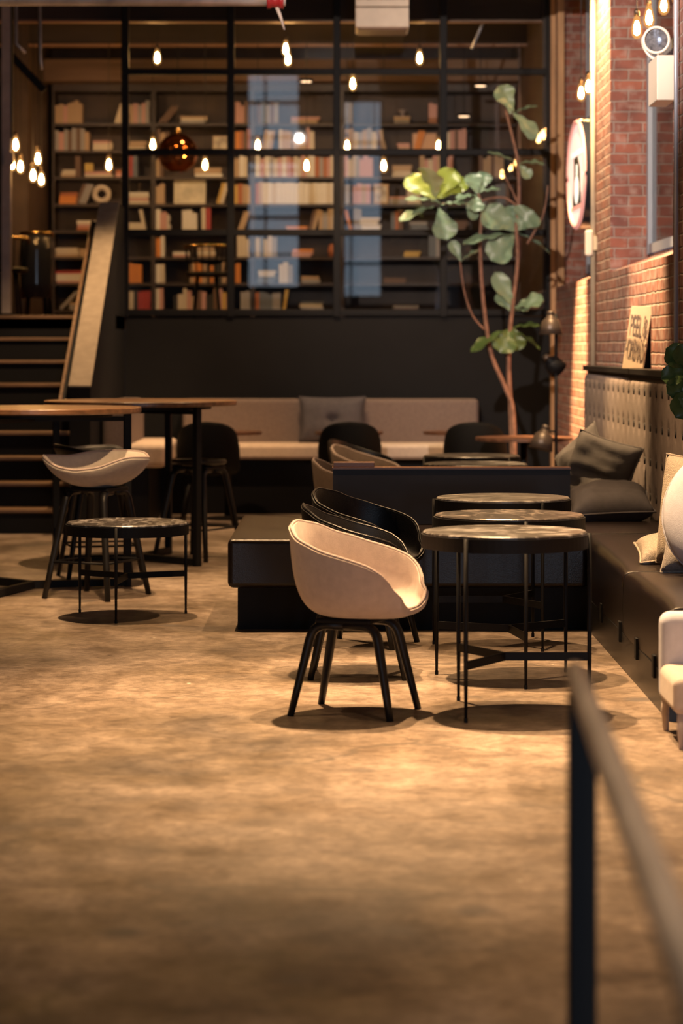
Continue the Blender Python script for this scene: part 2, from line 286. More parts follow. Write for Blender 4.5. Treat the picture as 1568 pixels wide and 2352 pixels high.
class MB:
    def __init__(s): s.v = []; s.f = []; s.mi = []; s.cur = 0
    def vert(s, p): s.v.append(Vector(p)); return len(s.v) - 1
    def face(s, ids): s.f.append(tuple(ids)); s.mi.append(s.cur)
    def box(s, a, b):
        x0, y0, z0 = a; x1, y1, z1 = b; n = len(s.v)
        for p in ((x0, y0, z0), (x1, y0, z0), (x1, y1, z0), (x0, y1, z0), (x0, y0, z1), (x1, y0, z1), (x1, y1, z1), (x0, y1, z1)): s.vert(p)
        for q in ((3, 2, 1, 0), (4, 5, 6, 7), (0, 1, 5, 4), (1, 2, 6, 5), (2, 3, 7, 6), (3, 0, 4, 7)): s.face([n + k for k in q])
        return s
    def bar(s, p, q, wdt, hgt, up=(0, 0, 1)):
        p, q = Vector(p), Vector(q); d = (q - p).normalized(); up = Vector(up)
        sd = d.cross(up)
        if sd.length < 1e-4: sd = d.cross(Vector((0, 1, 0)))
        sd.normalize(); u = sd.cross(d).normalized(); n = len(s.v)
        for o in (p, q):
            for a, b in ((-1, -1), (1, -1), (1, 1), (-1, 1)): s.vert(o + sd * a * wdt / 2 + u * b * hgt / 2)
        for k in ((3, 2, 1, 0), (4, 5, 6, 7), (0, 1, 5, 4), (1, 2, 6, 5), (2, 3, 7, 6), (3, 0, 4, 7)): s.face([n + i for i in k])
        return s
    def tube(s, pts, rad, n=10, caps=True, squash=1):
        pts = [Vector(p) for p in pts]
        if not isinstance(rad, (list, tuple)): rad = [rad] * len(pts)
        prev = None; rings = []
        for i, p in enumerate(pts):
            d = (pts[min(i + 1, len(pts) - 1)] - pts[max(i - 1, 0)]).normalized()
            if prev is None:
                u = d.orthogonal().normalized()
                if abs(d.z) < .9: u = d.cross(Vector((0, 0, 1))).normalized()
            else:
                u = (prev - d * prev.dot(d)).normalized()
            prev = u; v = d.cross(u)
            rings.append([s.vert(p + (u * math.cos(2 * math.pi * k / n) + v * math.sin(2 * math.pi * k / n) * squash) * rad[i]) for k in range(n)])
        for a, b in zip(rings, rings[1:]):
            for k in range(n): s.face((a[k], a[(k + 1) % n], b[(k + 1) % n], b[k]))
        if caps: s.face(rings[0][::-1]); s.face(rings[-1])
        return s
    def loop(s, pts, r, n=8):
        pts = [Vector(p) for p in pts]; N = len(pts); rings = []
        for i, p in enumerate(pts):
            d = (pts[(i + 1) % N] - pts[i - 1]).normalized(); u = d.cross(Vector((0, 0, 1)))
            u = u.normalized() if u.length > 1e-3 else Vector((1, 0, 0)); v = d.cross(u)
            rings.append([s.vert(p + (u * math.cos(2 * math.pi * k / n) + v * math.sin(2 * math.pi * k / n)) * r) for k in range(n)])
        for i in range(N):
            a, b = rings[i], rings[(i + 1) % N]
            for k in range(n): s.face((a[k], a[(k + 1) % n], b[(k + 1) % n], b[k]))
        return s
    def lathe(s, prof, c=(0, 0, 0), n=32, axis=None):
        c = Vector(c); rot = Matrix.Identity(3)
        if axis is not None: rot = Vector((0, 0, 1)).rotation_difference(Vector(axis)).to_matrix()
        rings = []
        for r, z in prof:
            if r < 1e-6: rings.append([s.vert(c + rot @ Vector((0, 0, z)))])
            else: rings.append([s.vert(c + rot @ Vector((r * math.cos(2 * math.pi * k / n), r * math.sin(2 * math.pi * k / n), z))) for k in range(n)])
        for a, b in zip(rings, rings[1:]):
            for k in range(n):
                k2 = (k + 1) % n
                if len(a) == 1 and len(b) == 1: continue
                if len(a) == 1: s.face((a[0], b[k2], b[k]))
                elif len(b) == 1: s.face((a[k], a[k2], b[0]))
                else: s.face((a[k], a[k2], b[k2], b[k]))
        return s
    def poly(s, pts):
        s.face([s.vert(p) for p in pts]); return s
    def prism(s, pts, d):
        d = Vector(d); a = [s.vert(p) for p in pts]; b = [s.vert(Vector(p) + d) for p in pts]; n = len(pts)
        s.face(a[::-1]); s.face(b)
        for k in range(n): s.face((a[k], a[(k + 1) % n], b[(k + 1) % n], b[k]))
        return s
    def grid(s, fn, nu, nv):
        ids = [[s.vert(fn(i / nu, j / nv)) for j in range(nv + 1)] for i in range(nu + 1)]
        for i in range(nu):
            for j in range(nv): s.face((ids[i][j], ids[i + 1][j], ids[i + 1][j + 1], ids[i][j + 1]))
        return s
    def build(s, name, m, parent=None, smooth=False, bevel=0, seg=2, subsurf=0, solid=0, local=False, fix=True, tx=None, auto=None):
        me = bpy.data.meshes.new(name)
        off = Vector((0, 0, 0))
        if parent is not None and not local:
            q = parent
            while q is not None: off += q.location; q = q.parent
        vs = [(tx @ p if tx else p) - off for p in s.v]
        me.from_pydata([tuple(p) for p in vs], [], s.f)
        ms = m if isinstance(m, (list, tuple)) else [m]
        for k in ms: me.materials.append(k)
        if len(ms) > 1: me.polygons.foreach_set('material_index', s.mi)
        if fix:
            bm = bmesh.new(); bm.from_mesh(me); bmesh.ops.remove_doubles(bm, verts=bm.verts, dist=1e-5)
            bmesh.ops.recalc_face_normals(bm, faces=bm.faces); bm.to_mesh(me); bm.free()
        if smooth: me.polygons.foreach_set('use_smooth', [True] * len(me.polygons))
        o = bpy.data.objects.new(name, me); COL.objects.link(o)
        if parent is not None: o.parent = parent
        if solid:
            k = o.modifiers.new('solid', 'SOLIDIFY'); k.thickness = solid; k.offset = 0
        if bevel:
            k = o.modifiers.new('bevel', 'BEVEL'); k.width = bevel; k.segments = seg; k.limit_method = 'ANGLE'; k.angle_limit = R(35)
            if not smooth:
                me.polygons.foreach_set('use_smooth', [True] * len(me.polygons)); k.harden_normals = True
        if subsurf:
            k = o.modifiers.new('sub', 'SUBSURF'); k.levels = subsurf; k.render_levels = subsurf
        return o

def tag(o, label, cat, group=None):
    o['label'] = label; o['category'] = cat
    if group: o['group'] = group
    return o
def thing(name, label, cat, loc=(0, 0, 0), rz=0, group=None):
    o = bpy.data.objects.new(name, None); COL.objects.link(o); o.empty_display_size = .1
    o.location = loc; o.rotation_euler = (0, 0, rz)
    return tag(o, label, cat, group)
def struct(name, mb, m, parent=None, **k):
    o = mb.build(name, m, parent, **k)
    if parent is None: o['kind'] = 'structure'
    return o
def dup(root, loc, rz, label, group=None, swap=None):
    def rec(o, par):
        c = o.copy(); COL.objects.link(c); c.parent = par
        for ch in o.children: rec(ch, c)
        return c
    r = rec(root, None); r.location = loc; r.rotation_euler = (0, 0, rz); r['label'] = label
    if group: r['group'] = group
    return r

# ------------------------------------------------------------------ the room
YB = 22.7       # glazed partition
ZL = 1.8        # raised library floor
YL = 26.3       # front of the bookcases
struct('floor', MB().box((-6, -7, -.1), (2.6, 23, 0)), M_FLOOR)
struct('floor_library', MB().box((-6, 21.76, ZL - .12), (-2.03, 27, ZL)).box((-2.03, YB + .1, ZL - .12), (2.4, 27, ZL)), M_WALNUT)
struct('ceiling', MB().box((-6.1, 16.7, 4.95), (2.6, 27.2, 5.1)).box((-6.1, 16.6, 4.95), (2.6, 16.7, 7.8)).box((-6.1, -7, 7.8), (2.6, 16.7, 7.95)), M_CEIL)
struct('wall_left', MB().box((-6.1, -7, 0), (-6, 27, 7.8)), M_BLACKWALL)
struct('wall_library', MB().box((-6, 26.75, 0), (2.6, 26.9, 4.95)), M_SHELFBACK)
struct('wall_library_right', MB().box((1.9, YB + .12, ZL), (1.985, 26.74, 4.95)), M_SHELFBACK)
struct('wall_back', MB().box((-2.03, YB, 0), (2.0, YB + .1, 1.80)), M_BLACKWALL)
# front wall behind the camera with the tall shop window openings
fw = MB()
for a, b in (((-6, 0), (-2.0, 7.8)), ((-2.0, 0), (-.9, 2.8)), ((-2.0, 7.4), (-.9, 7.8)), ((-.9, 0), (.05, 7.8)), ((.05, 0), (.85, 2.6)), ((.05, 6.8), (.85, 7.8)),
             ((.85, 0), (1.05, 7.8)), ((1.05, 0), (2.5, .4)), ((1.05, 2.3), (2.5, 7.8)), ((2.5, 0), (2.6, 7.8))):  # the low right opening is added for the blue fill
    fw.box((a[0], -6.2, a[1]), (b[0], -6.0, b[1]))
struct('wall_front', fw, M_BLACKWALL)
ff = MB()
for x0, x1, z0, z1, xs, zs in ((-2.0, -.9, 2.8, 7.4, (-1.62,), (3.5, 4.3, 5.3, 5.5, 6.0, 6.75)), (.05, .85, 2.6, 6.8, (.2,), (3.3, 4.2, 4.9, 5.9)), (1.05, 2.5, .4, 2.3, (1.75,), (1.6,))):  # low right frame belongs to the added fill opening
    for x in (x0, x1) + xs: ff.box((x - .025, -6.15, z0), (x + .025, -6.08, z1))
    for k, z in enumerate((z0, z1) + zs): ff.box((x0, -6.14, z - .02 - .025 * (k % 2)), (x1, -6.09, z + .03))
struct('window_5', ff, M_BLACK)
# right wall: brick piers on the plane x = 2, window recesses behind, brick below the sills
rw = MB(); XW = 2.0; XG = 2.29
PIERS = ((-6, 9.6), (13.4, 14.6), (18.0, 19.1), (22.5, 27))
REC = ((9.6, 13.4), (14.6, 18.0), (19.1, 22.5))
for a, b in PIERS:
    rw.cur = 0; rw.poly([(XW, a, 0), (XW, b, 0), (XW, b, 7.8), (XW, a, 7.8)])
for a, b in REC:
    rw.cur = 0; rw.poly([(XW, a, 0), (XW, b, 0), (XW, b, 2.07), (XW, a, 2.07)])
    rw.poly([(XW, a, 2.07), (XW, b, 2.07), (XG, b, 2.18), (XG, a, 2.18)])
    rw.poly([(XG, a, 2.0), (XG, b, 2.0), (XG, b, 2.2), (XG, a, 2.2)])
    rw.cur = 1
    for q in (a, b): rw.poly([(XW, q, 2.07), (XG + .1, q, 2.2), (XG + .1, q, 7.8), (XW, q, 7.8)])
struct('wall_right', rw, [M_BRY, M_BRX], fix=False)
for i, (a, b) in enumerate(REC):
    fr = MB()
    for y in (a + .04, (a + b) / 2, b - .04): fr.box((XG - .02, y - .04, 2.2), (XG + .05, y + .04, 7.8))
    for z in (2.24, 3.6, 4.9, 6.3, 7.75): fr.box((XG - .015, a, z - .035), (XG + .045, b, z + .035))
    wo = struct(f'window_{i + 1}', fr, M_WINFRAME)
    MB().box((XG + .012, a, 2.2), (XG + .02, b, 7.8)).build('window_pane', M_WGLASS, wo)
# glazed steel partition above the dark wall
PX = [-2.03, -1.04, -.045, .957, 1.955]; PZ = [1.84, 2.59, 3.345, 4.10, 4.92]
fr = MB()
for x in PX: fr.box((x - .034, YB - .03, 1.80), (x + .034, YB + .05, 4.95))
for z in PZ: fr.box((-2.06, YB - .022, z - .03), (2.0, YB + .045, z + .03))
po = struct('window_4', fr, M_BLACK, bevel=.006)
MB().box((-2.03, YB + .006, 1.82), (1.97, YB + .014, 4.93)).build('glass_pane', M_GLASS, po)
# timber trim where the partition meets the brick
struct('trim_1', MB().box((1.955, YB - .12, 0), (2.02, YB - .03, 4.95)), M_TRIM)
struct('trim_2', MB().box((2.0, 22.38, 1.95), (2.06, 22.49, 4.95)), M_TRIM)
# tall beam and joists under the ceiling
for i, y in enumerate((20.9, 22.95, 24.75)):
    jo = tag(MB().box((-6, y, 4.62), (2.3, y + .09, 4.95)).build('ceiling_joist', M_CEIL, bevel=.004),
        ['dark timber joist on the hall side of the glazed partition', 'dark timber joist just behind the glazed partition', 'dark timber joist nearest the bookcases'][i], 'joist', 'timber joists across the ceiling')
    MB().box((-6, y - .02, 4.60), (2.3, y + .11, 4.62)).build('lit_edge_strip', mat('lit_edge_tone', (.27, .155, .105), .6), jo)  # pale strip added so the lower joist edge looks lit
tag(MB().box((-6, 26.0, 4.38), (2.3, 26.3, 4.62)).build('soffit_beam', M_BEAM, bevel=.01), 'tan timber beam running along the top of the bookcases', 'beam')

# staircase up to the library, with its parapet and hand rail
Y0S, RUN, RISE = 19.6, .27, .2
st = thing('staircase', 'black closed staircase with thin oak tread edges at left', 'stairs', (-3.2, Y0S, 0))
for i in range(9):
    y = Y0S + i * RUN; z = (i + 1) * RISE
    s1 = MB().box((-4.6, y, 0 if i == 0 else z - RISE - .02), (-2.22, y + RUN + .02, z - .03)).build('step', M_BLACKWALL, st)
    MB().box((-4.6, y - .025, z - .03), (-2.22, y + RUN + .01, z)).build('tread', M_WOODEDGE, s1, bevel=.006)
par = MB()
prof = [(19.55, 0), (19.55, 1.19), (22.05, 2.82), (22.68, 2.82), (22.68, 0)]
par.prism([(-2.2, y, z) for y, z in prof], (.17, 0, 0))
pw = struct('wall_stair', par, M_BLACKWALL)
MB().prism([(-2.205, 19.54, 1.19), (-2.205, 22.05, 2.825), (-2.205, 22.05, 2.837), (-2.205, 19.54, 1.202)], (.18, 0, 0)).build('cap', M_CAP, pw)
hr = thing('stair_handrail', 'slim timber handrail on black brackets climbing beside the staircase parapet', 'handrail', (-2.26, 19.6, 0))
MB().bar((-2.27, 19.45, 1.03), (-2.27, 22.05, 2.66), .028, .05).build('rail', M_WOODEDGE, hr, bevel=.006)
MB().bar((-2.245, 19.45, 1.0), (-2.245, 22.05, 2.63), .022, .07).build('rail_backing', M_BLACK, hr)
for k in range(3):
    t = .12 + k * .38; p = Vector((-2.245, 19.45, 1.0)).lerp(Vector((-2.245, 22.05, 2.63)), t)
    MB().tube([p, p + Vector((.02, 0, -.06)), p + Vector((.045, 0, -.06))], .008, 8).build('bracket', M_BLACK, hr)

# ------------------------------------------------------------------ upholstered shells (armchairs, stools)
def interp(tab, x):
    for (a, va), (b, vb) in zip(tab, tab[1:]):
        if a <= x <= b:
            t = (x - a) / (b - a); t = t * t * (3 - 2 * t) * .55 + t * .45
            return va + (vb - va) * t
    return tab[-1][1]
def shell(parent, zb, Ht, Rt, m, mp, n=3.0, lean=.82, thick=.022, sink=0.0):
    N, K = 64, 14; mb = MB(); rim = []
    hmax = max(v for _, v in Ht)
    def pos(k, phi):
        th = 360 * k / N; a = th if th <= 180 else 360 - th
        H = interp(Ht, a); RR = interp(Rt, a)
        # soften the tables
        H = (interp(Ht, max(0, a - 6)) + H + interp(Ht, min(180, a + 6))) / 3; RR = (interp(Rt, max(0, a - 6)) + RR + interp(Rt, min(180, a + 6))) / 3
        r = RR * math.sin(phi) ** (2 / n) if phi > 0 else 0
        z = H * (1 - max(0, math.cos(phi)) ** (2 / n))
        r *= lean + (1 - lean) * min(1, z / hmax * 1.0 + (.6 if H < .1 else 0) * math.sin(phi))
        return Vector((r * math.cos(R(th)), r * math.sin(R(th)), zb + z))
    c = mb.vert((0, 0, zb)); rings = []
    for j in range(1, K + 1):
        phi = math.pi / 2 * (j / K)
        rings.append([mb.vert(pos(k, phi)) for k in range(N)])
    for k in range(N): mb.face((c, rings[0][k], rings[0][(k + 1) % N]))
    for a, b in zip(rings, rings[1:]):
        for k in range(N): mb.face((a[k], b[k], b[(k + 1) % N], a[(k + 1) % N]))
    o = mb.build('seat_shell', m, parent, smooth=True, local=True, solid=thick)
    k2 = o.modifiers.new('round', 'BEVEL'); k2.width = thick * .42; k2.segments = 3; k2.limit_method = 'ANGLE'; k2.angle_limit = R(50)
    rimp = [pos(k, math.pi / 2) + Vector((0, 0, .004)) for k in range(N)]
    pp = MB().loop(rimp, .0065, 8).build('piping', mp, o, smooth=True, local=True)
    return o
ARM_H = [(0, .024), (20, .03), (32, .065), (45, .15), (58, .207), (72, .234), (90, .258), (120, .302), (150, .352), (180, .372)]
ARM_R = [(0, .25), (20, .275), (35, .32), (50, .335), (70, .317), (90, .302), (120, .287), (150, .266), (180, .255)]
def bent_leg(top, knee, foot, r0, r1, squash=.8):
    top, knee, foot = Vector(top), Vector(knee), Vector(foot)
    pts = [top]; 
    a = knee + (top - knee).normalized() * .06; b = knee + (foot - knee).normalized() * .06
    for t in (0, .2, .4, .6, .8, 1):
        pts.append(a * (1 - t) ** 2 + knee * 2 * t * (1 - t) + b * t * t)
    for t in (.33, .66, 1): pts.append(b.lerp(foot, t))
    rad = [r0] * 7 + [r0 + (r1 - r0) * t for t in (.33, .66, 1)]
    return MB().tube(pts, rad, 12, squash=squash)
def armchair(loc, rz, label, m, mp, group=None, legm=None):
    legm = legm or M_BLACKWOOD
    t = thing('armchair', label, 'armchair', loc, rz, group)
    shell(t, .41, ARM_H, ARM_R, m, mp, n=4.2, lean=.88)
    for sx in (-1, 1):
        for sy in (-1, 1):
            mb = bent_leg((0, sy * .125, .372), (sx * .135, sy * .125, .372), (sx * .215, sy * .18, .0), .0245, .0175)
            mb.build('leg', legm, t, smooth=True, local=True)
    MB().box((-.12, -.15, .378), (.12, .15, .402)).build('under_frame', M_BLACK, t, local=True, bevel=.01)
    return t
near = armchair((.055, 9.97, 0), R(-20), 'beige wool tub armchair in front, on the bright patch of floor', M_BEIGE, M_PIPING, 'tub armchairs along the marble tables')
black = armchair((.08, 11.12, 0), R(-2), 'black leather tub armchair directly behind the beige one', M_LEATHER_BLACK, M_LEATHER_BLACK, 'tub armchairs along the marble tables')
dup(black, (.12, 12.28, 0), R(-22), 'black leather tub armchair beside the dark island bench, sheen inside its back', 'tub armchairs along the marble tables')
brown = armchair((.075, 15.75, 0), R(-8), 'brown tub armchair half hidden at the left end of the low divider', mat('brown_wool', (.10, .072, .056), .9, var=.1, scale=30, bump=.2, bscale=300), M_TAUPE, 'tub armchairs along the marble tables')
dup(brown, (.19, 17.9, 0), R(-20), 'brown tub armchair behind the wooden block on the divider', 'tub armchairs along the marble tables')
dup(black, (.165, 19.0, 0), R(-20), 'dark tub armchair farthest back, rim just above the brown one', 'tub armchairs along the marble tables')

# black arch-backed side chairs by the far banquette
ARCH_H = [(0, .03), (40, .035), (78, .05), (92, .12), (105, .24), (120, .345), (135, .40), (155, .435), (180, .445)]
ARCH_R = [(0, .24), (40, .25), (80, .265), (105, .28), (135, .29), (180, .265)]
def sidechair(loc, rz, label):
    t = thing('side_chair', label, 'chair', loc, rz, 'black arch-backed chairs facing the far bench')
    shell(t, .43, ARCH_H, ARCH_R, M_BLACKSH, M_BLACKSH, n=5, lean=.93)
    for sx in (-1, 1):
        for sy in (-1, 1):
            MB().tube([(sx * .13, sy * .13, .42), (sx * .19, sy * .19, .2), (sx * .225, sy * .22, 0)], [.016, .014, .010], 10).build('leg', M_BLACK, t, smooth=True, local=True)
    return t
M_BLACKSH = mat('matt_black_shell', (.003, .0028, .0028), .7, spec=.15)
sc = sidechair((-1.137, 20.65, 0), R(90), 'black arch-backed chair behind the farther bar table, back towards us')
dup(sc, (.07, 20.65, 0), R(90), 'black arch-backed chair in front of the tufted grey cushion, back towards us')
dup(sc, (1.14, 20.55, 0), R(84), 'black arch-backed chair at the right end of the far bench, by the fig tree')

# bar stools
ST_H = [(0, .10), (30, .115), (65, .18), (90, .175), (115, .165), (150, .195), (180, .20)]
ST_R = [(0, .29), (30, .30), (60, .335), (90, .345), (130, .32), (180, .30)]
def stool(loc, rz, label, m, mp, Ht=ST_H, Rt=ST_R, zb=.67, group='bar stools at the bar tables'):
    t = thing('bar_stool', label, 'stool', loc, rz, group)
    shell(t, zb, Ht, Rt, m, mp, n=2.5, lean=.72)
    for sx in (-1, 1):
        for sy in (-1, 1):
            bent_leg((sx * .03, sy * .115, .635), (sx * .14, sy * .125, .635), (sx * .245, sy * .22, 0), .025, .018).build('leg', M_BLACKWOOD, t, smooth=True, local=True)
    MB().box((-.13, -.15, .64), (.13, .15, .665)).build('under_frame', M_BLACK, t, local=True, bevel=.01)
    zf = .22; a, b = .215, .19
    for p, q in (((a, b), (a, -b)), ((a, -b), (-a, -b)), ((-a, -b), (-a, b)), ((-a, b), (a, b))):
        MB().tube([(p[0], p[1], zf), (q[0], q[1], zf)], .007, 8).build('footrest', M_BLACK, t, smooth=True, local=True)
    return t
stool((-1.48, 14.64, 0), R(-115), 'beige upholstered bar stool with black wooden legs behind the small round table', M_STOOLFAB, M_PIPING)
stool((-1.58, 15.85, 0), R(15), 'black bar stool just behind the beige one, only its dark rim showing', M_LEATHER_BLACK, M_LEATHER_BLACK)
stool((-1.02, 17.3, 0), R(60), 'low-lipped black bar stool tucked under the farther bar table', M_LEATHER_BLACK, M_LEATHER_BLACK, [(0, .03), (90, .035), (180, .04)], [(0, .19), (180, .19)], .664)

# ------------------------------------------------------------------ round tables
def marble_table(loc, rz, h, label, m, group, Rt=.345):
    t = thing('round_table', label, 'table', loc, rz, group)
    MB().lathe([(0, h - .03), (Rt - .007, h - .03), (Rt - .007, h + .001), (Rt - .013, h + .006), (0, h + .006)], n=72).build('table_top', m, t, smooth=False, local=True)
    MB().lathe([(Rt - .006, h - .062), (Rt, h - .062), (Rt, h - .006), (Rt - .006, h - .006), (Rt - .006, h - .062)], n=72).build('apron_ring', M_BLACK, t, smooth=False, local=True)
    for k in range(3):
        a = 2 * math.pi * k / 3; x, y = math.cos(a), math.sin(a); q = Rt + .006
        l = MB().tube([(x * q, y * q, h - .004), (x * q, y * q, .25), (x * q, y * q, .0)], [.0095, .0095, .006], 10).build('leg', M_BLACK, t, smooth=True, local=True)
        MB().lathe([(0, .0), (.008, 0), (.008, .018), (0, .018)], (x * q, y * q, 0), 10).build('foot', M_BLACK, l, local=True)
        MB().bar((0, 0, .228), (x * (q - .004), y * (q - .004), .228), .012, .034).build('stretcher', M_BLACK, t, local=True)
    return t
G = 'round marble tables'
marble_table((.674, 10.0, 0), 0, .742, 'round marble table nearest us, beside the beige tub armchair', M_MARBLE, G)
marble_table((.763, 11.0, 0), R(-82), .742, 'round dark marble table between the nearest and the pale-topped one', M_MARBLE2, G)
marble_table((.82, 12.28, 0), R(180), .742, 'round pale marble table against the dark island bench', M_MARBLE3, G)
marble_table((.88, 15.9, 0), R(20), .742, 'round marble table just behind the low divider, grey top', M_MARBLE, G)
marble_table((.92, 17.1, 0), R(75), .742, 'round dark marble table with a bluish sheen, second behind the divider', M_MARBLE2, G)
marble_table((-1.2, 13.55, 0), R(-95), .525, 'low round marble table standing alone in front of the beige bar stool', M_MARBLE, G)

def bar_table(loc, rz, label):
    t = thing('bar_table', label, 'table', loc, rz, 'tall round timber bar tables')
    h, Rt = 1.135, .68
    MB().lathe([(0, h - .035), (Rt - .01, h - .035), (Rt, h - .028), (Rt, h - .004), (Rt - .004, h), (0, h)], n=80).build('table_top', M_WOOD, t, local=True)
    MB().lathe([(0, h - .06), (.5, h - .06), (.5, h - .035), (0, h - .035)], n=48).build('under_plate', M_BLACK, t, local=True)
    for k in range(3):
        a = 2 * math.pi * k / 3; x, y = math.cos(a) * .6, math.sin(a) * .6
        MB().bar((x, y, h - .035), (x, y, 0), .045, .045, up=(y, -x, 0)).build('leg', M_BLACK, t, local=True, bevel=.003)
        MB().bar((0, 0, .028), (x, y, .028), .045, .045).build('base_bar', M_BLACK, t, local=True, bevel=.003)
        MB().bar((0, 0, h - .075), (x, y, h - .075), .04, .03).build('top_bar', M_BLACK, t, local=True)
    return t
bt = bar_table((-1.93, 15.1, 0), R(15), 'tall round dark timber bar table cut by the left edge')
dup(bt, (-1.42, 17.1, 0), R(-45), 'tall round timber bar table behind, its top glowing orange')

# ------------------------------------------------------------------ cushions
def pillow(name, label, c, w_, h_, t_, normal, up=(0, 0, 1), m=None, seed=0, group=None, tuft=False, wr=.012, slump=0, rnd=False, roll=0):
    c = Vector(c); nrm = Vector(normal).normalized(); up = Vector(up); rt = up.cross(nrm).normalized(); up = nrm.cross(rt).normalized()
    rt, up = rt * math.cos(R(roll)) + up * math.sin(R(roll)), up * math.cos(R(roll)) - rt * math.sin(R(roll))
    mb = MB(); N = 22
    def surf(sg):
        def fn(a, b):
            u, v = a * 2 - 1, b * 2 - 1
            e = max(0, (1 - abs(u) ** 3.2)) * max(0, (1 - abs(v) ** 3.2))
            th = t_ / 2 * e ** .5
            if rnd:
                uu, vv = u * math.sqrt(1 - v * v / 2), v * math.sqrt(1 - u * u / 2); rr = min(1, math.hypot(uu, vv))
                return c + rt * uu * w_ / 2 + up * vv * h_ / 2 + nrm * sg * t_ / 2 * math.sqrt(max(0, 1 - rr ** 3))
            pin = 1 - .07 * (1 - u * u) * abs(v) ** 3; pin2 = 1 - .07 * (1 - v * v) * abs(u) ** 3
            q = Vector((u * 2.1 + seed * 3.1, v * 2.1, sg * .7 + seed))
            th += wr * e * (noise.noise(q * .8) + .5 * noise.noise(Vector((q.x * .5, q.y * 2.2, q.z))))
            if tuft: th -= t_ * .33 * math.exp(-(u * u + v * v) / .03)
            s_ = slump * (1 - v) * (1 - v) * .25
            return c + rt * (u * w_ / 2 * pin2) + up * (v * h_ / 2 * pin) + nrm * (sg * th + s_ * t_)
        return fn
    mb.grid(surf(1), N, N); n0 = len(mb.f); mb.grid(surf(-1), N, N)
    o = mb.build(name, m, None, smooth=True)
    # re-seat the origin at the cushion itself
    me = o.data; me.transform(Matrix.Translation(-c)); o.location = c
    tag(o, label, 'cushion', group)
    # seam piping round the edge
    edge = []
    f1 = surf(1)
    for i in range(N): edge.append(f1(i / N, 0))
    for i in range(N): edge.append(f1(1, i / N))
    for i in range(N): edge.append(f1(1 - i / N, 1))
    for i in range(N): edge.append(f1(0, 1 - i / N))
    MB().loop(edge, .006, 6).build('seam', m, o, smooth=True)
    if tuft:
        p = c + nrm * (t_ / 2 * .4)
        MB().lathe([(0, 0), (.016, 0), (.014, .012), (0, .016)], p, 14, axis=nrm).build('button', m, o, smooth=True)
    return o
# ------------------------------------------------------------------ long leather banquette on the right
bq = thing('banquette', 'long dark leather banquette with tufted taupe back along the brick wall', 'bench', (1.6, 14.2, 0))
XF = 1.312
SEG = [(9.7, 11.28), (11.28, 13.6), (13.6, 16.0), (16.0, 18.7)]
MB().box((XF + .004, 9.72, 0), (1.98, 18.68, .168)).build('plinth', M_LEATHER_BLACK, bq)
for i, (a, b) in enumerate(SEG):
    mb = MB(); NX, NY = 16, 28
    def top(u, v, a=a, b=b, i=i):
        # rounded, slightly sagging leather pad: u runs from the front foot over the top to the back, v along the wall
        y = a + .004 + v * (b - a - .008)
        e = min(v, 1 - v) * (b - a)
        crown = .022 * (1 - math.exp(-e / .12)) + .006 * noise.noise(Vector((y * 1.6, u * 2, i)))
        if u < .4:
            z = .17 + (u / .4) * .26; x = XF + .006 + .004 * math.sin(y * 5) - .006 * math.sin(math.pi * u / .4)
        elif u < .55:
            t = (u - .4) / .15; x = XF + .006 + .04 * (1 - math.cos(t * math.pi / 2)); z = .43 + .025 * math.sin(t * math.pi / 2) + crown * t
        else:
            t = (u - .55) / .45; x = XF + .046 + t * (1.9 - XF - .046); z = .455 + crown
        return Vector((x, y, z))
    mb.grid(top, NX * 2, NY)
    n = NX * 2 + 1
    o = mb.build('seat_pad', M_LEATHER, bq, smooth=True)
    rim = []
    for v in (0., 1.):
        MB().tube([top(k / 24, v) + Vector((0, .006 if v == 0 else -.006, .001)) for k in range(8, 25)], .007, 8).build('piping', M_LEATHER, o, smooth=True)
    e = MB(); ids = [e.vert(top(k / 24, 0)) for k in range(25)] + [e.vert((1.9, a + .004, .17))]; e.face(ids)
    e.build('end_panel', M_LEATHER_BLACK, o)
# tufted back
XB = 1.88; BR = (.60, .81, 1.02, 1.23)
BSEG = [(9.7, 11.6), (11.6, 13.7), (13.7, 15.9), (15.9, 17.4), (17.4, 18.7)]
for i, (a, b) in enumerate(BSEG):
    nb = max(3, round((b - a) / .29)); pit = (b - a) / nb
    btn = [(a + pit * (k + .5), z) for k in range(nb) for z in BR]
    mb = MB()
    def bk(u, v, a=a, b=b, btn=btn, pit=pit):
        y = a + .003 + v * (b - a - .006); z = .44 + u * .89
        ed = min(v, 1 - v) * (b - a); x = XB - .012 * (1 - math.exp(-ed / .03))
        ph = ((y - a) / pit) % 1.0
        x += .0012 * math.exp(-((ph - .5) * pit / .012) ** 2)      # shallow stitched channel under each column of buttons
        for by, bz in btn:
            dd = ((y - by) ** 2 + ((z - bz) * .7) ** 2)
            if dd < .03: x += .022 * math.exp(-dd / .0009)
        if u > .9: x += .05 * ((u - .9) / .1) ** 3
        return Vector((x, y, z))
    mb.grid(bk, 44, int((b - a) / .03))
    mb.cur = 1
    for y, z in btn:
        mb.prism([(XB + .01, y + .016 * math.cos(k * math.pi / 5), z + .024 * math.sin(k * math.pi / 5)) for k in range(10)], (-.022, 0, 0))  # buttons coloured dark to stand in for shadow in the tufts
    mb.build('back_panel', [M_TAUPE, mat('button_shade_tone', (.035, .03, .028), .8)], bq, smooth=True)
MB().box((XB + .02, 9.7, .2), (1.985, 18.7, 1.335)).build('back_frame', M_BLACK, bq)
MB().box((XB - .015, 9.68, 1.335), (1.995, 18.72, 1.372)).build('ledge', M_BLACKWOOD, bq, bevel=.004)
for y in (10.15, 10.75, 11.4, 12.2):
    h = MB().box((XF - .008, y - .03, .12), (XF + .006, y + .03, .215)); h.build('hinge', M_BLACK, bq, bevel=.002)

